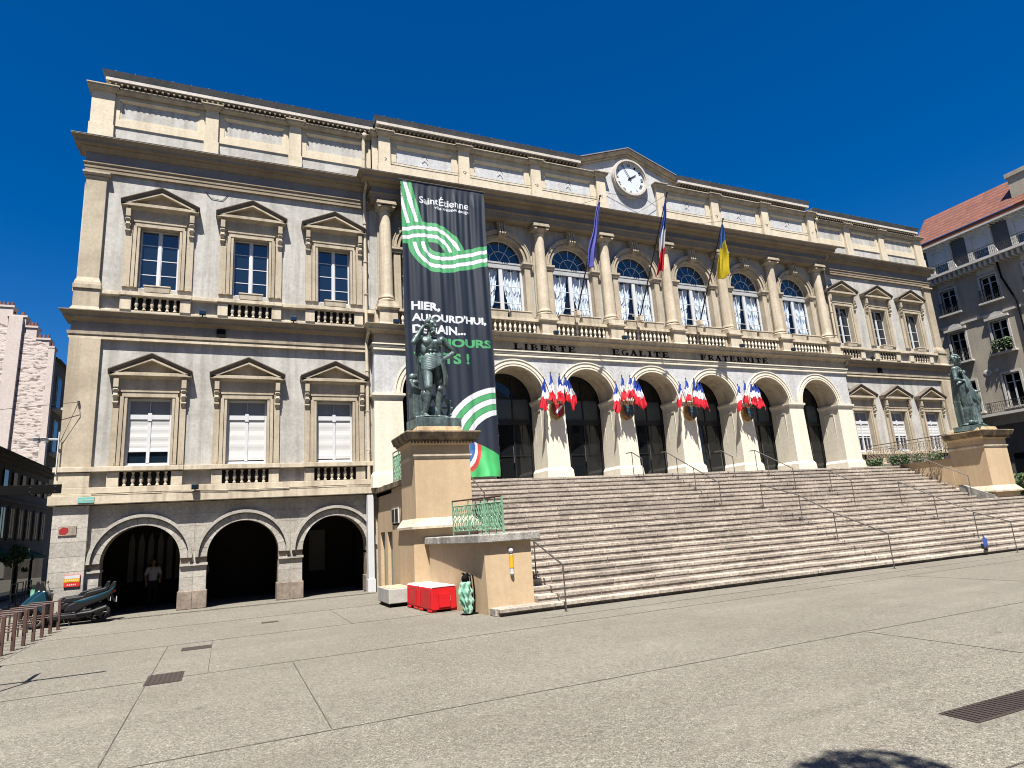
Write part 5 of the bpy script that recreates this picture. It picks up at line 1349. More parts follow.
def flag_cluster(cx, label, seed, emblem):
    t = thing('flag_display', label, 'flag display', (cx, -.32, 6.95), 'shields with fans of small flags on the arcade piers'); rnd = random.Random(seed)
    pts = [(-.36, .34), (.36, .34), (.38, -.05), (.28, -.32), (0, -.52), (-.28, -.32), (-.38, -.05)]
    q = MB(); q.prism([(x * .8, z * .8 - .18) for x, z in pts[::-1]], -.26, .06); q.build('shield', 'gold', t, bev=.03)
    q = MB(); q.prism([(x * .66, z * .66 - .18) for x, z in pts[::-1]], -.29, -.25)
    if emblem == 0: q.prism([(-.20, -.30), (-.13, -.38), (.20, -.04), (.12, .0)], -.30, -.285, 1)
    else: q.box(-.2, .2, -.30, -.285, -.24, -.14, 1); q.box(-.16, .16, -.30, -.285, -.06, .0, 1)
    q.build('shield_face', ['shieldred' if emblem == 0 else 'slatec', 'clothwhite' if emblem == 0 else 'tealc'], t)
    for k in range(5):
        s = k - 2; d = Vector((s * .27 - .03, -.30 - .10 * (2 - abs(s)), 1)).normalized(); L_ = 1.34 + (.10 if k in (1, 2) else 0) + rnd.uniform(-.05, .05)
        st_ = MB(); st_.tube([(s * .05, -.15, -.1), d * L_], .014, 5); st_.ball(d * (L_ + .03), (.025, .025, .06), 6, 5); f = st_.build('flag', 'iron', t)
        drape(f, d * (L_ - .05) + Vector((0, -.03, 0)), rnd.uniform(1.12, 1.32) - .04 * (2 - abs(s)), .05, rnd.uniform(.32, .42), [.36 + rnd.uniform(-.04, .05), .62 + rnd.uniform(-.04, .04)], ['clothblue', 'clothwhite', 'clothred'], s * .07 + rnd.uniform(-.04, .04), -.02, seed * 7 + k, .045)
for i, cx in enumerate(CX[2:6]):
    flag_cluster(cx, ('red shield with a white bar under five French flags, leftmost of the four', 'second flag fan from the left above a dull blue banded shield', 'third flag fan from the left, between the middle doors', 'rightmost of the four fans of small French flags')[i], 20 + i, 0 if i in (0,) else 1)

# sill troughs
for i, x in enumerate(WL + WR):
    t = thing('sill_planter', ('cream trough on the upper window sill nearest the left corner', 'cream trough on the middle upper window sill of the left wing', 'cream trough on the upper window sill beside the left downpipe',
         'cream trough on the first upper window sill right of the columns', 'cream trough on the middle upper window sill of the right wing', 'cream trough on the upper window sill at the right corner')[i], 'planter', (x + .02, .12, 10.875))
    q = MB(); q.mold(-.38, .38, -.10, .12, 0, .20, .0, .03); q.mold(-.38, .38, -.10, .12, .20, .25, .045, .045); q.build('trough', 'cream', t, bev=.01)
    q = MB(); q.box(-.36, .36, -.09, .11, .25, .256); q.build('soil', 'ashdark', t)
ordn = ('first', 'second', 'third', 'fourth', 'fifth', 'sixth', 'seventh')
for i, bx in enumerate(BAY):
    for s in (-1, 1):
        t = thing('sill_planter', '%s stone trough on the balcony of the %s column bay from the left' % ('left' if s < 0 else 'right', ordn[i]), 'planter', (bx + s * .58, -.02, 10.945))
        q = MB(); q.mold(-.48, .48, -.12, .12, 0, .28, 0, .03); q.mold(-.48, .48, -.12, .12, .28, .33, .05, .05); q.build('trough', 'cream', t, bev=.01)
        q = MB(); q.box(-.45, .45, -.10, .10, .33, .336); q.build('soil', 'ashdark', t)
# floodlights
def flood(x, y, z, label):
    t = thing('floodlight', label, 'floodlight', (x, y, z)); q = MB(); q.box(-.11, .11, -.12, .02, .05, .22); q.build('housing', 'iron', t, bev=.015)
    q = MB(); q.box(-.09, .09, -.128, -.12, .07, .2); q.build('lens', 'glass', t); q = MB(); q.box(-.02, .02, -.04, .0, 0, .06); q.build('bracket', 'iron', t)
for x, y, z, l in ((-19.3, -.1, 10.06, 'small floodlight on the cornice between the first and second upper windows'), (-16.2, -.1, 10.06, 'small floodlight on the cornice between the second and third upper windows'),
                   (-12.35, -.42, 10.13, 'small floodlight at the foot of the leftmost column'), (-5.15, -.42, 10.13, 'small floodlight at the foot of the third column'), (-1.55, -.42, 10.13, 'small floodlight at the foot of the fourth column'),
                   (5.6, -.42, 10.13, 'small floodlight at the foot of the sixth column'), (9.2, -.42, 10.13, 'small floodlight at the foot of the seventh column'), (15.8, -.1, 10.06, 'small floodlight on the cornice under the right wing windows'),
                   (-19.3, -.08, 3.87, 'dark lamp box on the ledge above the first two arches')): flood(x, y, z, l)
# security camera at the corner
t = thing('security_camera', 'white twin security camera on a bracket at the left corner', 'camera', (-23.4, .0, 5.55))
q = MB(); q.tube([(.1, 0, .1), (-.22, -.05, .1)], .03, 6); q.tube([(.12, 0, -1.0), (.12, 0, .35)], .02, 5); q.build('bracket', 'white', t)
for x in (-.22, -.42):
    q = MB(); q.tube([(x, -.3, .02), (x, .05, .06)], .07, 8); q.box(x - .08, x + .08, -.34, .1, .10, .13); q.build('camera_body', 'white', t)
t = thing('wire_bracket', 'thin iron wire bracket on the left corner pilaster', 'bracket', (-22.75, .1, 6.9))
q = MB(); q.tube([(-.50, 0, -1.3), (-.1, -.12, -.1), (-.1, 0, .02)], .012, 5); q.tube([(-.1, -.12, -.02), (-2.2, -.3, -.35), (-9, 2, -.9)], .008, 4); q.build('wire', 'iron', t)
q = MB(); q.box(-.13, -.07, -.03, .03, -.04, .04); q.build('wall_plate', 'iron', t)
# wall signs on the corner pier
t = thing('street_sign', 'grey stone plate splashed with red paint on the left corner pier', 'sign', (-22.86, .085, 2.77)); q = MB(); q.box(-.24, .24, -.02, .02, -.14, .14); q.build('plate', 'ashdark', t)
q = MB(); q.prism([(-.2, -.09), (-.05, -.12), (.04, -.03), (.02, .09), (-.12, .12), (-.21, .03)], -.024, -.02); q.build('paint_splash', 'shieldred', t)
t = thing('wall_poster', 'red and yellow notice board low on the left corner pier', 'sign', (-22.62, .085, 1.25)); q = MB(); q.box(-.21, .21, -.03, .02, -.18, .17); q.build('board', 'poster', t)
q = MB(); q.box(-.2, .2, -.036, -.03, -.04, .06); q.build('yellow_band', 'yellow', t); q = MB(); q.box(-.20, .20, -.036, -.03, .065, .16); q.build('white_band', 'white', t)
q = MB()
for i in range(7): q.box(-.17 + i * .05, -.14 + i * .05, -.041, -.036, -.01, .03)
for i in range(5): q.box(-.12 + i * .05, -.09 + i * .05, -.036, -.030, -.14, -.10)
q.build('lettering', 'white', t)
t = thing('enamel_plate', 'small turquoise plate on the ledge band at the left corner', 'sign', (-22.4, -.05, 3.70)); q = MB(); q.box(-.22, .22, -.012, .01, -.09, .09); q.build('plate', 'cyan', t, bev=.004); q = MB(); q.box(-.2, .2, -.016, -.012, -.01, .01); q.build('stripe', 'white', t)

# ------------------------------------------------------------------ stair handrails
def handrail(x, ks, label, toprun=0.0, z_=.92):
    t = thing('handrail', label, 'handrail', (x, nose(ks[0])[0], nose(ks[0])[1]), 'thin steel handrails on the stairs'); L0 = t.location
    q = MB(); pts = []
    for k in ks:
        y, z = nose(k); y += .12
        if k == ks[0] and k == 1: y -= .5; z = 0
        pts.append(Vector((x, y, z + z_ + (.12 if k == 1 and ks[0] == 1 else 0))))
        q2 = MB(); q2.tube([Vector((x, y, z)) - L0, Vector((x, y, pts[-1].z)) - L0], .017, 6); q2.lathe(x - L0.x, y - L0.y, [(.045, z - L0.z), (.045, z - L0.z + .012)], 8); q2.build('post', 'steel', t)
    if toprun: pts.append(pts[-1] + Vector((0, toprun, 0)))
    q.tube([p - L0 for p in pts], .021, 6); q.build('rail', 'steel', t)
handrail(-11.05, [1, 4], 'short handrail at the left end of the lower flight, beside the low wall')
handrail(-10.9, [13, 17], 'handrail on the upper flight just right of the left pedestal')
handrail(-3.15, [20, 22], 'short handrail at the stair top, leftmost of the four upper ones', .4)
handrail(-1.45, [13, 17, 20, 22], 'long handrail down the upper flight, second from the left at the top', .3)
handrail(.25, [1, 5, 9, 12], 'long handrail down the lower flight in the middle of the stairs')
handrail(1.55, [20, 22], 'short handrail at the stair top before the middle right door', .4)
handrail(3.5, [16, 20, 22], 'handrail at the stair top below the rightmost flags', .3)
handrail(5.2, [12, 15], 'lone handrail in the middle of the upper flight on the right')
handrail(6.55, [1, 3, 7, 11], 'long handrail down the right side of the lower flight')
handrail(12.9, [12, 17, 22], 'handrail along the right edge of the upper flight by the pedestal', .3)
# child's scooter left on the steps by the rail
t = thing('kick_scooter', "blue child's kick scooter lying on the lowest steps by the right handrail", 'scooter', (5.9, -9.95, .17), None, .5)
q = MB(); q.tube([(0, 0, .12), (.02, .03, .48)], .025, 6); q.box(-.05, .07, -.05, .07, .10, .36); q.build('stem', 'blue', t)
q = MB(); q.tube([(-.15, .03, .5), (.2, .03, .48)], .02, 6); q.build('handlebar', 'steel', t)
q = MB(); q.prism([(-.62, .04), (0, .05), (.02, .09), (-.6, .08)], -.06, .06); q.build('deck', 'blackpl', t)
for x in (-.6, .05):
    q = MB(); q.tube([(x, -.025, .07), (x, .025, .07)], .07, 14); q.build('wheel', 'rubber', t)

# ------------------------------------------------------------------ objects by the low wall
t = thing('wall_ashtray', 'slim yellow and white cigarette bin on the front of the low wall', 'ashtray', (-11.98, -9.60, 1.05))
q = MB(); q.tube([(0, -.06, .30), (0, -.06, .08)], .045, 10); q.ball((0, -.06, .38), (.06, .05, .06)); q.build('upper_body', 'white', t)
q = MB(); q.tube([(0, -.062, .28), (0, -.062, -.02)], .052, 10); q.build('yellow_sleeve', 'yellow', t)
q = MB(); q.tube([(0, -.06, -.02), (0, -.06, -.14)], .045, 10); q.ball((0, -.06, -.15), .05); q.build('lower_body', 'white', t)
q = MB(); q.box(-.02, .02, -.05, .03, -.05, .3); q.build('wall_bracket', 'iron', t)

t = thing('traffic_barrier', 'red plastic water barrier with a dirty white top', 'barrier', (-13.22, -7.0, 0))
def bar_mod(y0, y1):
    q = MB(); pr = [(-.32, .05), (-.345, .10), (-.335, .58), (-.29, .62), (.29, .62), (.335, .58), (.345, .10), (.32, .05)]
    q.prism(pr, y0 + .03, y1 - .03)
    for s in (-1, 1): q.box(s * .28 - .08, s * .28 + .08, y0 + .06, y0 + .35, 0, .07); q.box(s * .28 - .08, s * .28 + .08, y1 - .35, y1 - .06, 0, .07)
    q.build('barrier_body', 'red', t, bev=.025)
    q = MB()
    for k in range(2): yy = y0 + .12 + k * (y1 - y0 - .3); q.box(-.36, -.335, yy, yy + .06, .12, .5); q.build('barrier_rib', 'red', t); q = MB()
    q.box(-.15, .15, y0 - .02, y0 + .03, .12, .45); q.build('barrier_rib', 'red', t)
    q = MB(); q.prism([(-.325, .60), (-.29, .635), (.29, .635), (.325, .60), (.28, .61), (-.28, .61)], y0 + .02, y1 - .02); q.build('white_top', 'whitetop', t)
bar_mod(-.98, .10); bar_mod(.12, 1.1)
q = MB(); q.box(-.10, .16, -.985, -.955, .26, .40); q.build('worn_sticker', 'whitetop', t)
t.rotation_euler = (0, 0, math.radians(3))
t = thing('concrete_block', 'pale concrete planter block on a dark foot beside the red barrier', 'concrete block', (-13.72, -4.95, 0))
q = MB(); q.box(-.36, .36, -.78, .68, .10, .50); q.build('block', 'concrete', t, bev=.02); q = MB(); q.box(-.3, .3, -.7, .6, 0, .10); q.build('foot', 'black', t)
q = MB(); q.box(-.30, .30, -.7, .6, .502, .512); q.build('soil', 'ochre', t)

# trash bag on a stand: translucent green sack with dark folded frame
t = thing('rubbish_bag_stand', 'green sack hanging from black folded poles against the low wall', 'bag stand', (-12.98, -9.0, 0))
q = MB(); n, m_ = 36, 26; vs = []
for j in range(m_ + 1):
    v = j / m_; z = .78 - .74 * v; r = (.085 + .055 * abs(math.sin(PI * min(1, v * 1.1))) ** .7 + .012 * math.sin(v * 23)) * (1.0 if j else .5)
    for i in range(n): a = 2 * PI * i / n; k = 1 + .22 * math.sin(a * 5 + v * 7) + .14 * math.sin(a * 9 - v * 11) + .12 * mnoise.noise(Vector((a * 2.2, v * 9, 3))); vs.append((r * 1.0 * k * math.cos(a) - .03 * math.sin(v * 5), r * .8 * k * math.sin(a) - .12, z))
q.add(vs, [(j * n + i, j * n + (i + 1) % n, (j + 1) * n + (i + 1) % n, (j + 1) * n + i) for j in range(m_) for i in range(n)] + [tuple(range(n - 1, -1, -1)), tuple(m_ * n + i for i in range(n))]); q.build('sack', 'bag', t)
q = MB(); q.ball((-.02, -.12, .84), (.09, .08, .09)); q.ball((.03, -.1, .9), (.06, .06, .06)); q.build('black_bundle', 'black', t)
for i, (x0, x1, y1) in enumerate(((.02, .06, .0), (.08, .16, .05), (.13, .22, .03), (.2, .27, .08))):
    q = MB(); q.tube([(x0 - .06, -.1, .98 - .02 * i), (x0, -.08, .9), (x0 + .04, -.05, .55), (x1, y1, .02)], [.014, .02, .02, .018], 6); q.build('pole', 'black', t)
q = MB(); q.tube([(-.1, -.16, .98), (-.03, -.1, .92), (.06, -.1, .97), (.1, -.08, .9)], .015, 5); q.box(-.06, .3, -.1, .1, 0, .03); q.build('strap', 'black', t)

# ------------------------------------------------------------------ bike stands, motor scooter, sign post
def stand():
    t = thing('bike_stand', 'brown bicycle stand', 'bike stand', (0, 0, 0), 'row of brown bicycle stands at the left edge')
    q = MB(); q.box(-.036, .036, -.036, .036, 0, .82); q.build('post', 'brown', t, bev=.008)
    q = MB(); q.tube([(-.72, .05, 0), (-.72, .05, .80)], .022, 6); q.build('rear_post', 'brown', t)
    q = MB(); q.tube([(0, 0, .78), (-.72, .05, .78)], .018, 6); q.tube([(.02, 0, .42), (-.72, .05, .42)], .016, 6); q.tube([(-.05, -.12, .42), (-.05, .12, .42)], .014, 5); q.build('crossbar', 'brown', t)
    return t
s0 = stand(); ys = [-5.70, -4.92, -4.15, -3.40, -2.62, -1.80, -6.48, -7.26]
lbl = ['nearest brown bicycle stand fully in view at the left edge', 'second brown bicycle stand from the left frame edge', 'third brown bicycle stand, in front of the scooter wheel', 'fourth brown bicycle stand, before the scooter fairing', 'brown bicycle stand second from the far end of the row', 'farthest brown bicycle stand, beside the motor scooter seat', 'brown bicycle stand cut by the left frame edge', 'brown bicycle stand just outside the left frame edge']
for i, y in enumerate(ys):
    o = s0 if i == 0 else copy_tree(s0); o.location = (-22.62 + .012 * (y + 5.7) * 2, y, 0); o['label'] = lbl[i]

t = thing('motor_scooter', 'large black and teal motor scooter parked nearest the leftmost arch', 'motor scooter', (-22.5, -.75, 0), None, math.radians(2))
def tyre(x, r, nm='wheel'):
    q = MB(); n = 24
    for i in range(n):
        a, b = 2 * PI * i / n, 2 * PI * (i + 1) / n; q.tube([(x + (r - .055) * math.cos(a), 0, r + (r - .055) * math.sin(a)), (x + (r - .055) * math.cos(b), 0, r + (r - .055) * math.sin(b))], .058, 8, cap=False)
    w_ = q.build(nm, 'rubber', t, smooth=True)
    q = MB(); q.tube([(x, -.05, r), (x, .05, r)], .06, 10)
    for k in range(5): a = 2 * PI * k / 5; q.tube([(x, 0, r), (x + (r - .08) * math.cos(a), 0, r + (r - .08) * math.sin(a))], .018, 6)
    q.build('rim', 'steel', w_)
tyre(-.80, .29); tyre(.78, .29)
q = MB(); q.prism([(-.60, .40), (-.72, .52), (-1.04, .56), (-1.06, .66), (-.84, .90), (-.62, 1.08), (-.48, 1.00), (-.44, .60)], -.20, .20); q.build('front_fairing', 'teal', t, bev=.06)
q = MB(); q.prism([(-.75, .92), (-.60, 1.06), (-.66, 1.32), (-.70, 1.30)], -.14, .14); q.build('windscreen', 'blackpl', t, bev=.01)
q = MB(); q.tube([(-.62, 0, .95), (-.80, .07, .30)], .03, 8); q.tube([(-.62, 0, .95), (-.80, -.07, .30)], .03, 8); q.prism([(-1.02, .56), (-.62, .62), (-.60, .56), (-.98, .50)], -.08, .08); q.build('fork', 'iron', t)
q = MB(); q.prism([(-.12, .40), (.0, .60), (.28, .73), (.92, .88), (1.14, .98), (1.10, .80), (.86, .64), (.50, .52), (.22, .38)], -.18, .18); q.build('body', 'blackpl', t, bev=.05)
q = MB(); q.prism([(.10, .68), (.40, .72), (.98, .90), (1.16, 1.02), (1.10, .90), (.70, .70), (.30, .62)], -.185, .185); q.build('side_panel', 'teal', t, bev=.02)
q = MB(); q.prism([(-.18, .70), (-.05, .80), (.35, .82), (.45, .92), (.95, 1.02), (.98, .92), (.40, .74), (.0, .64)], -.14, .14); q.build('seat', 'blackpl', t, bev=.03)
q = MB(); q.tube([(-.52, -.34, 1.02), (-.60, 0, 1.04), (-.52, .34, 1.02)], .018, 8); q.build('handlebar', 'iron', t)
for s in (-1, 1):
    q = MB(); q.tube([(-.55, s * .25, 1.04), (-.62, s * .33, 1.25)], .01, 6); q.ball((-.62, s * .36, 1.28), (.02, .07, .045), 10, 7); q.build('mirror', 'blackpl', t, smooth=True)
    q = MB(); q.tube([(-.53, s * .26, 1.02), (-.50, s * .38, 1.015)], .026, 8); q.build('grip', 'rubber', t)
q = MB(); q.box(.18, .60, -.14, .12, .20, .44); q.tube([(.40, -.17, .32), (.40, .17, .32)], .12, 12); q.tube([(.78, -.11, .29), (.78, .11, .29)], .10, 14); q.build('engine', 'blackpl', t, bev=.03)
q = MB(); q.box(-.48, .25, -.2, .2, .20, .34); q.prism([(-.62, .3), (-.48, .3), (-.42, .95), (-.52, 1.0)], -.2, .2); q.build('leg_shield', 'blackpl', t, bev=.03)
q = MB(); q.tube([(.25, -.18, .32), (.60, -.2, .34), (.98, -.2, .45)], [.03, .05, .06], 10); q.build('exhaust', 'iron', t)
q = MB(); q.prism([(.98, .92), (1.10, 1.16), (1.18, 1.16), (1.16, .96)], -.12, .12); q.build('back_rest', 'blackpl', t, bev=.02)
q = MB(); q.box(1.10, 1.17, -.1, .1, .84, .92); q.build('tail_light', 'red', t); q = MB(); q.box(1.20, 1.215, -.09, .09, .56, .72); q.build('number_plate', 'white', t); q = MB(); q.prism([(1.0, .80), (1.08, .80), (1.22, .55), (1.16, .55)], -.08, .08); q.build('rear_mudguard', 'blackpl', t)
q = MB(); q.tube([(.0, -.1, .3), (.08, -.2, .0)], .015, 6); q.tube([(.0, .1, .3), (.08, .2, .0)], .015, 6); q.build('centre_stand', 'iron', t)

sc2 = copy_tree(t); sc2.location = (-22.75, -.12, 0); sc2.rotation_euler = (0, 0, math.radians(7)); sc2['label'] = 'second dark motor scooter behind the first, its mirror showing against the corner pier'
# direction sign post just left of the frame: its arm reaches into the picture
t = thing('direction_sign', 'black direction sign arm reaching in from the left edge', 'sign post', (-21.78, -11.85, 0))
q = MB(); q.tube([(0, 0, 0), (0, 0, 3.2)], .03, 10); q.lathe(0, 0, [(.09, 0), (.09, .02)], 12); q.build('post', 'black', t)
q = MB(); q.box(-.6, 1.03, -.02, .02, 2.985, 3.13); q.build('sign_arm', 'black', t, bev=.004)
q = MB()
for x, z in ((.62, 3.09), (.62, 3.02), (.95, 3.09), (.95, 3.02), (.05, 3.02)): q.ball((x, -.022, z), .006, 6, 4)
q.build('rivet', 'steel', t)
q = MB(); q.box(-.04, -.02, .05, .85, 2.6, 2.9); q.build('side_panel', 'black', t)
t = thing('information_panel', 'dark information panel standing outside the left edge', 'panel', (-22.6, -9.5, 0)); q = MB(); q.box(-.03, .03, -.03, .03, 0, 2.0); q.box(-.03, .03, .5, .56, 0, 2.0); q.build('leg', 'black', t); q = MB(); q.box(-.02, .02, -.03, .56, 1.0, 2.05); q.build('board', 'black', t)

# ------------------------------------------------------------------ right street building (faces the side street)
rb = thing('corner_building', 'grey stone apartment building with red tiled mansard and balconies at the right', 'building', (30, -4, 0))
def R_(o): o.location = -rb.location + Vector(o.location); return o
X0 = 30.0; WY = [3.1 - 2.8 * i for i in range(6)]; wh = .52
yA, yB = WY[-1] - 1.5, 4.9
q = MB()
floors = [(7.2, 7.72, 9.98), (10.4, 11.5, 13.68), (14.1, 15.15, 16.95)]
zz = [6.6, 10.45, 14.2, 17.75]
for k in range(3):
    a, z0, z1 = zz[k], floors[k][1], floors[k][2]; e = zz[k + 1]
    ys_ = [yB] + [v for y in WY for v in (y + wh, y - wh)] + [yA]
    for i in range(0, len(ys_), 2): q.box(X0, X0 + .4, ys_[i + 1], ys_[i], a, e)
    for y in WY: q.box(X0, X0 + .4, y - wh, y + wh, a, z0); q.box(X0, X0 + .4, y - wh, y + wh, z1, e)
q.box(X0 + .4, X0 + 9, yA, yB, 0, 17.7)
R_(q.build('wall', 'rbwall', rb))
q = MB(); q.box(X0 + .1, X0 + .5, yA, yB, 0, 6.6); R_(q.build('shop_front', 'shadefac', rb))
q = MB()
for y in WY:
    q.box(X0 + .05, X0 + .12, y - 1.0, y + 1.0, .3, 4.6)
R_(q.build('shop_window', 'doorglass', rb))
q = MB()
q.box(X0 - .55, X0 + .2, yA, yB, 7.22, 7.40)
q.mold(yA, yB, 0, 1, 0, 1, 0, 0) if False else None
q.box(X0 - .10, X0 + .1, yA, yB, 14.15, 14.30); q.box(X0 - .3, X0 + .1, yA, yB, 17.75, 17.95); q.box(X0 - .75, X0 + .3, yA, yB, 17.95, 18.12)
y = yA
while y < yB: q.box(X0 - .65, X0 + .05, y, y + .14, 17.55, 17.95); y += .35
R_(q.build('cornice', 'rbpale', rb))
def balc(name, y0, y1, z, h, m='iron', d=.5):
    q = MB()
    for a, b in (((X0 - d, y0), (X0 - d, y1)), ((X0 - d, y0), (X0, y0)), ((X0 - d, y1), (X0, y1))):
        for zz_ in (z + .05, z + h): q.tube([(a[0], a[1], zz_), (b[0], b[1], zz_)], .02, 4)
        L_ = math.hypot(b[0] - a[0], b[1] - a[1]); n = max(1, int(L_ / .12))
        for i in range(n + 1): t_ = i / n; x, y_ = a[0] + (b[0] - a[0]) * t_, a[1] + (b[1] - a[1]) * t_; q.tube([(x, y_, z + .05), (x, y_, z + h)], .012, 4)
    n = int((y1 - y0) / .3)
    for i in range(n):
        c = y0 + (i + .5) * (y1 - y0) / n
        q.tube([(X0 - d, c + .10 * math.cos(t_ * PI / 4), z + h * .5 + .18 * math.sin(t_ * PI / 4)) for t_ in range(9)], .014, 4)
    R_(q.build(name, m, rb))
balc('long_balcony', yA, 2.0, 7.4, .72, d=.52)
wmat = {}
for k in range(3):
    for i, y in enumerate(WY):
        z0, z1 = floors[k][1], floors[k][2]
        q = MB(); q.box(X0 - .05, X0 + .1, y - wh - .14, y - wh, z0 - .02, z1 + .14); q.box(X0 - .05, X0 + .1, y + wh, y + wh + .14, z0 - .02, z1 + .14); q.box(X0 - .06, X0 + .1, y - wh, y + wh, z1, z1 + .14)
        q.box(X0 - .28, X0 + .1, y - .8, y + .8, z0 - .14, z0 - .02)
        if k == 1: q.box(X0 - .22, X0 + .1, y - .75, y + .75, z1 + .14, z1 + .30); q.prismx([(y - .5, z1 + .3), (y + .5, z1 + .3), (y + .3, z1 + .55), (y, z1 + .65), (y - .3, z1 + .55)], X0 - .16, X0 + .02)
        if k == 2: q.box(X0 - .03, X0 + .05, y - .6, y + .6, z1 + .22, z1 + .62)
        o = R_(q.build('window', 'rbpale', rb))
        f = MB()
        for s in (-1, 1): f.box(X0 + .16, X0 + .21, y + s * wh - (.07 if s > 0 else 0), y + s * wh + (0 if s > 0 else .07), z0, z1)
        f.box(X0 + .15, X0 + .21, y - .05, y + .05, z0, z1); f.box(X0 + .16, X0 + .21, y - wh, y + wh, z1 - .07, z1); f.box(X0 + .16, X0 + .20, y - wh, y + wh, z0 + (z1 - z0) * .72, z0 + (z1 - z0) * .72 + .04)
        fr = f.build('window_frame', 'white', o)
        g_ = MB(); g_.box(X0 + .19, X0 + .20, y - wh, y + wh, z0, z1); g_.build('window_pane', 'doorglass', o)
        if k: balc('window_guard', y - .62, y + .62, z0 - .02, .85, d=.26)
# planted window
q = MB(); leaves(q, 500, (X0 - .5, X0 - .1, -.4, .9, 11.6, 12.35), .09); s_ = q.build('balcony_plant', ['leaf', 'leaf2']); tag(s_, 'bushy green plants on a window guard of the right building', 'plant')
# attic storey with dormers, tiled mansard and chimney
q = MB(); q.box(X0 + .15, X0 + 8, yA, yB - .3, 18.1, 20.6)
R_(q.build('attic_wall', 'roofblk', rb))
for i, y in enumerate(WY[:5]):
    q = MB(); q.box(X0 - .05, X0 + .6, y - .85, y - .5, 18.12, 20.35); q.box(X0 - .05, X0 + .6, y + .5, y + .85, 18.12, 20.35); q.box(X0 - .05, X0 + .6, y - .5, y + .5, 20.1, 20.35); q.box(X0 - .15, X0 + .7, y - .95, y + .95, 20.35, 20.5)
    q.prismx([(y - .85, 18.12), (y - 1.15, 18.12), (y - .95, 18.7), (y - .85, 19.0)], X0 - .06, X0 + .3)
    o = R_(q.build('dormer', 'rbpale', rb))
    q = MB(); q.box(X0 + .1, X0 + .15, y - .5, y + .5, 19.0, 20.1); q.build('roller_blind', 'blind', o); q = MB(); q.box(X0 + .12, X0 + .15, y - .5, y + .5, 18.2, 19.0); q.build('dormer_pane', 'glass', o)
balc('roof_balcony', yA, yB - .4, 18.12, .75, d=.6)
q = MB()
for i in range(34):
    y0 = yA + (yB - .2 - yA) * i / 34; y1 = yA + (yB - .2 - yA) * (i + 1) / 34
    for j in range(9):
        x0 = X0 - .25 + j * .25; z0 = 21.02 + j * .30; q.add([(x0, y0, z0), (x0, y1, z0), (x0 + .27, y1, z0 + .30), (x0 + .27, y0, z0 + .30), (x0 + .07, (y0 + y1) / 2, z0 + .10)], [(0, 1, 4), (1, 2, 4), (2, 3, 4), (3, 0, 4)])
q.box(X0 - .2, X0 + 8, yA, yB - .3, 20.6, 21.0)
R_(q.build('tiled_roof', 'tile', rb))
q = MB(); q.box(X0 - .35, X0 + .1, yA, yB - .2, 20.5, 20.62); y = yA
while y < yB - .3: q.box(X0 - .3, X0 + .3, y, y + .08, 20.42, 20.52); y += .25
R_(q.build('eave', 'rbpale', rb))
q = MB(); q.box(X0 + .3, X0 + 1.9, -4.2, -2.15, 20.8, 23.2); q.box(X0 + .2, X0 + 2.0, -4.3, -2.05, 23.2, 23.5); R_(q.build('chimney', 'rbwall', rb))
q = MB(); q.tube([(X0 - .12, -.55, 17.6), (X0 - .12, -.6, 16.5), (X0 - .12, -1.15, 14.6), (X0 - .12, -1.15, 7.4)], .06, 6); R_(q.build('downpipe', 'black', rb))
q = MB()
for y in (-.6, 2.2): 
    q.ball((X0 - .0, y - .5, 10.3), (.05, .3, .22)); q.ball((X0 - .0, y - 1.1, 10.35), (.04, .16, .14))
R_(q.build('carved_relief', 'rbpale', rb))

# ------------------------------------------------------------------ left street
lb = thing('street_building', 'long shaded old building with dark cornice at the far left', 'building', (-28, 14, 0))
def L_(o): o.location = -lb.location + Vector(o.location); return o
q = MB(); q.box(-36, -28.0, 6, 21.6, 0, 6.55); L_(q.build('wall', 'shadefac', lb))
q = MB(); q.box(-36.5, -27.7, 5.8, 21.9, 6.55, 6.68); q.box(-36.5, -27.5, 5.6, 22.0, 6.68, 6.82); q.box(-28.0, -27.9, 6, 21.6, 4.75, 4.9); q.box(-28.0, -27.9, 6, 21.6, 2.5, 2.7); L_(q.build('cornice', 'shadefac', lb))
q = MB(); q.prism([(-37, 6.82), (-27.3, 6.82), (-32, 9.0)], 5.5, 22.1); L_(q.build('roof', 'roofblk', lb))
for y in [7.2 + 1.5 * i for i in range(10)]:
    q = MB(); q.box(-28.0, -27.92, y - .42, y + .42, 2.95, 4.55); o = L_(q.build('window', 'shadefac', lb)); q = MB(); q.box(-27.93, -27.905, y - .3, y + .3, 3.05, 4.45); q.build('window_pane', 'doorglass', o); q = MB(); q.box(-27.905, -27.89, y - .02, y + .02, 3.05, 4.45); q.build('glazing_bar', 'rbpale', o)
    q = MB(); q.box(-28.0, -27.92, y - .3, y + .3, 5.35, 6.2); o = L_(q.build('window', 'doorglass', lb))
for i, y in enumerate((8.5, 11.5, 14.5, 17.5, 20.3)):
    q = MB(); q.box(-28.0, -27.9, y - 1.1, y + 1.1, .2, 2.2); o = L_(q.build('shop_window', 'doorglass', lb)); q = MB(); q.box(-27.9, -27.85, y - 1.1, y + 1.1, 1.95, 2.25); q.build('shop_sign', 'blackpl', o)
q = MB()
for y in (13.0, 16.0):
    q.prism([(-27.95, 2.6), (-26.9, 2.15), (-26.9, 2.0), (-27.95, 2.3)], y - 1.2, y + 1.2)
aw_ = q.build('shop_awning', mat('dark_green_awning', (.03, .10, .06), streak=0), None); aw_.parent = lb; aw_.location = -lb.location
q = MB(); q.box(-35, -23.9, 6.5, 60, .0, .0) if False else None
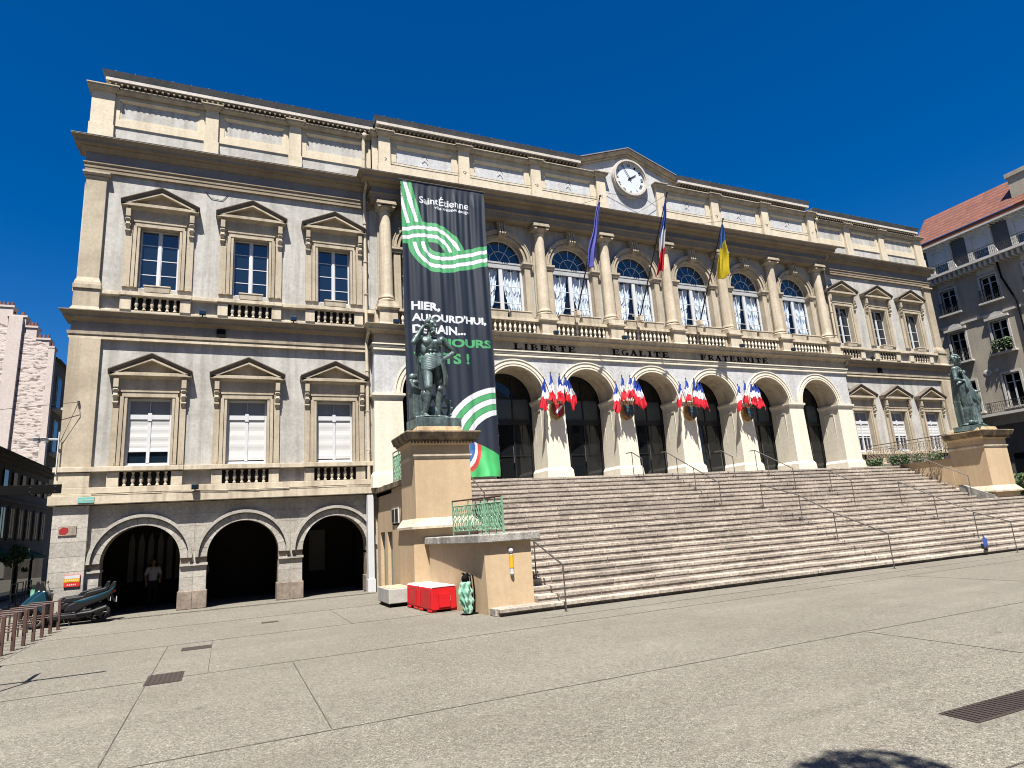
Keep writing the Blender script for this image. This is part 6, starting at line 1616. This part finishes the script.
# far gable building
gb = thing('gable_building', 'tall building with a pinkish rubble gable and stepped chimney stacks', 'building', (-32, 23, 0))
def G_(o): o.location = -gb.location + Vector(o.location); return o
sc = 1.0
Yg = 22.0
q = MB(); q.prism([(-40, 0), (-28.45, 0), (-28.45, 14.6), (-29.2, 15.15), (-30.2, 15.7), (-31.5, 16.3), (-33, 16.9), (-40, 16.9)], Yg, Yg + .5); G_(q.build('gable_wall', 'rubble', gb))
q = MB(); q.prism([(-31.0, 6), (-30.25, 6), (-30.15, 16.6), (-30.85, 16.6)], Yg - .25, Yg + .3); q.box(-28.75, -28.43, Yg - .03, Yg + .4, 5, 14.7); G_(q.build('flue', 'pinkst', gb))
def stack(x0, x1, z0, z1, n):
    q = MB(); q.box(x0, x1, Yg + .02, Yg + .8, z0 - 2, z1); q.box(x0 - .06, x1 + .06, Yg - .04, Yg + .86, z1, z1 + .12); o = G_(q.build('chimney', 'pinkst', gb))
    q = MB()
    for i in range(n): x = x0 + (x1 - x0) * (i + .5) / n; q.lathe(x, Yg + .2, [(.10, z1 + .12), (.08, z1 + .38)], 8)
    q.build('chimney_pot', 'tile', o)
stack(-31.8, -30.75, 15.8, 17.25, 5); stack(-30.95, -30.05, 15.0, 16.65, 2); stack(-30.0, -29.45, 14.6, 16.0, 3); stack(-29.4, -28.75, 14.2, 15.25, 3); stack(-28.72, -28.5, 14.0, 14.75, 1)
q = MB(); q.box(-40, -28.5, Yg + .5, Yg + 14, 0, 14.2); G_(q.build('body_wall', 'shadefac', gb))
q = MB(); q.prism([(-41, 14.2), (-28.2, 14.2), (-34, 17.5)], Yg + .55, Yg + 14); G_(q.build('roof', 'roofblk', gb))
q = MB()
for z in (5.2, 8.2, 11.0): q.box(-28.5, -27.7, Yg + .9, Yg + 13, z, z + .14)
G_(q.build('balcony', 'rbpale', gb))
for z in (5.4, 8.4, 11.2):
    for y in (Yg + 2, Yg + 5, Yg + 8): q = MB(); q.box(-28.52, -28.44, y - .6, y + .6, z, z + 2.1); o = G_(q.build('window', 'rbwall', gb)); q = MB(); q.box(-28.45, -28.42, y - .45, y + .45, z + .1, z + 2.0); q.build('window_pane', 'doorglass', o)
# far end of the street
fb = thing('street_end_building', 'dark building closing the side street at the far left', 'building', (-26, 62, 0))
q = MB(); q.box(-14, 10, 0, 8, 0, 13); q.build('wall', 'shadefac', fb)
for i in range(6):
    for k in range(3): q = MB(); q.box(-9 + i * 2.6, -8 + i * 2.6, -.05, 0, 3.5 + k * 3, 5.5 + k * 3); q.build('window', 'rbpale', fb)
q = MB(); q.box(-27.2, -24, 6, 60, 0, .0) if False else None
q = MB(); q.box(-27.9, -26.4, 5, 60, 0, .12); tag(q.build('pavement', 'concrete'), kind='structure')
q = MB(); q.box(-26.38, -24.4, 5, 60, .001, .006); tag(q.build('side_street', mat('asphalt', (.05, .05, .052), streak=0)), kind='structure')
# street furniture seen past the corner
for i, (x, y) in enumerate(((-26.3, 9.5), (-26.5, 11.2), (-26.6, 13.0))):
    t = thing('street_barrier', ('nearest grey hoop barrier along the side street kerb', 'middle grey hoop barrier along the side street kerb', 'farthest grey hoop barrier along the side street kerb')[i], 'barrier', (x, y, .12))
    q = MB(); q.tube([(0, -.45, 0), (0, -.45, .9), (0, .45, .9), (0, .45, 0)], .025, 6); q.build('hoop', 'steel', t); q = MB(); q.tube([(0, -.45, .5), (0, .45, .5)], .02, 6); q.build('crossbar', 'steel', t)
t = thing('litter_bin', 'pale green litter bag hoop by the side street barriers', 'bin', (-25.6, 9.6, 0)); q = MB(); q.lathe(0, 0, [(.10, .15), (.15, .3), (.15, .75), (.12, .85)], 10); q.build('sack', 'bag', t); q = MB(); q.lathe(0, 0, [(.22, .88), (.22, .92)], 12); q.tube([(0, .2, 0), (0, .2, .95)], .02, 6); q.build('frame', 'iron', t)
def small_tree(loc, label, h, r, n, trunk=.08, seed=1):
    rnd = random.Random(seed); t = thing('street_tree', label, 'tree', loc)
    q = MB(); q.tube([(0, 0, 0), (.05, .02, h * .4), (.0, .05, h * .75)], [trunk, trunk * .75, trunk * .4], 8)
    for k in range(7): a = 2 * PI * k / 7; q.tube([(.03, .03, h * (.45 + .04 * k)), (r * .6 * math.cos(a), r * .6 * math.sin(a), h * (.62 + .05 * k))], [trunk * .4, trunk * .12], 5)
    q.build('trunk', 'bark', t)
    q = MB(); cl = [(Vector((rnd.gauss(0, r * .42), rnd.gauss(0, r * .42), h * .72 + rnd.gauss(0, r * .36))), r * rnd.uniform(.22, .4)) for _ in range(26)]
    for i in range(n):
        c0, cr = rnd.choice(cl); v = Vector((rnd.gauss(0, 1), rnd.gauss(0, 1), rnd.gauss(0, 1))).normalized() * cr * rnd.random() ** .4; c = c0 + v
        a = Vector((rnd.gauss(0, 1), rnd.gauss(0, 1), rnd.gauss(0, 1))).normalized(); b = a.orthogonal().normalized(); s = rnd.uniform(.05, .1)
        q.add([c - a * s, c - b * s * .5, c + a * s, c + b * s * .5], [(0, 1, 2, 3)], rnd.random() < .35)
    q.build('crown', ['leaf', 'leaf2'], t)
small_tree((-26.9, 12.0, .12), 'slim young tree with yellowish leaves in the side street', 2.9, .5, 900, .04, 3)
# the square's tree whose shadow tip falls into the lower right corner
small_tree((-15.35, -29.15, 0), 'plane tree behind the viewer shading the square', 13.2, 2.9, 26000, .2, 9)
# street continues on the right side
q = MB(); q.box(23.6, 29.8, -14, 60, .001, .006); tag(q.build('side_street', M.get('asph') or mat('asphalt_right', (.05, .05, .052), streak=0)), kind='structure')

# ------------------------------------------------------------------ unseen house rows behind the viewer, added to hold back low sky light
def row_house(name, label, x0, x1, y0, y1, h, face, m):
    t = thing(name, label, 'building', ((x0 + x1) / 2, (y0 + y1) / 2, 0)); L0 = t.location
    q = MB(); q.box(x0 - L0.x, x1 - L0.x, y0 - L0.y, y1 - L0.y, 0, h); q.build('wall', m, t)
    q = MB(); q.mold(x0 - L0.x, x1 - L0.x, y0 - L0.y, y1 - L0.y, h, h + .35, .2, .4); q.build('cornice', 'rbpale', t)
    q = MB(); cx, cy = 0, 0; a = (x0 - L0.x, x1 - L0.x, y0 - L0.y, y1 - L0.y)
    q.add([(a[0], a[2], h + .35), (a[1], a[2], h + .35), (a[1], a[3], h + .35), (a[0], a[3], h + .35), (a[0] + 2.5, a[2] + 2.5, h + 3.4), (a[1] - 2.5, a[2] + 2.5, h + 3.4), (a[1] - 2.5, a[3] - 2.5, h + 3.4), (a[0] + 2.5, a[3] - 2.5, h + 3.4)], [(4, 5, 6, 7), (0, 1, 5, 4), (1, 2, 6, 5), (2, 3, 7, 6), (3, 0, 4, 7)]); q.build('roof', 'roofblk', t)
    n = int(((x1 - x0) if face == 'y' else (y1 - y0)) / 3)
    for k in range(int(h / 3.6)):
        for i in range(n):
            q = MB(); z = 1.0 + 3.6 * k
            if face == 'y': x = x0 - L0.x + (i + .5) * (x1 - x0) / n; q.box(x - .6, x + .6, a[3], a[3] + .04, z, z + 2.1)
            else: y = y0 - L0.y + (i + .5) * (y1 - y0) / n; q.box(a[1], a[1] + .04, y - .6, y + .6, z, z + 2.1)
            q.build('window', 'doorglass', t)
for i, (x0, x1, h, m) in enumerate(((-62, -40, 17, 'rbwall'), (-40, -22, 19, 'shadefac'), (-22, 0, 18, 'rbwall'), (0, 20, 20, 'shadefac'), (20, 44, 18, 'rbwall'))):
    row_house('added_square_house', ('westernmost', 'dark second', 'pale middle', 'tall dark fourth', 'easternmost')[i] + ' unseen house of the row added across the square behind the viewer', x0, x1, -72, -58, h, 'y', m)
for i, (y0, y1, h) in enumerate(((-58, -34, 17), (-34, -12, 18))):
    row_house('added_square_house', ('southern', 'northern')[i] + ' unseen house added on the left side of the square, outside the picture', -66, -54, y0, y1, h, 'x', 'rbwall')
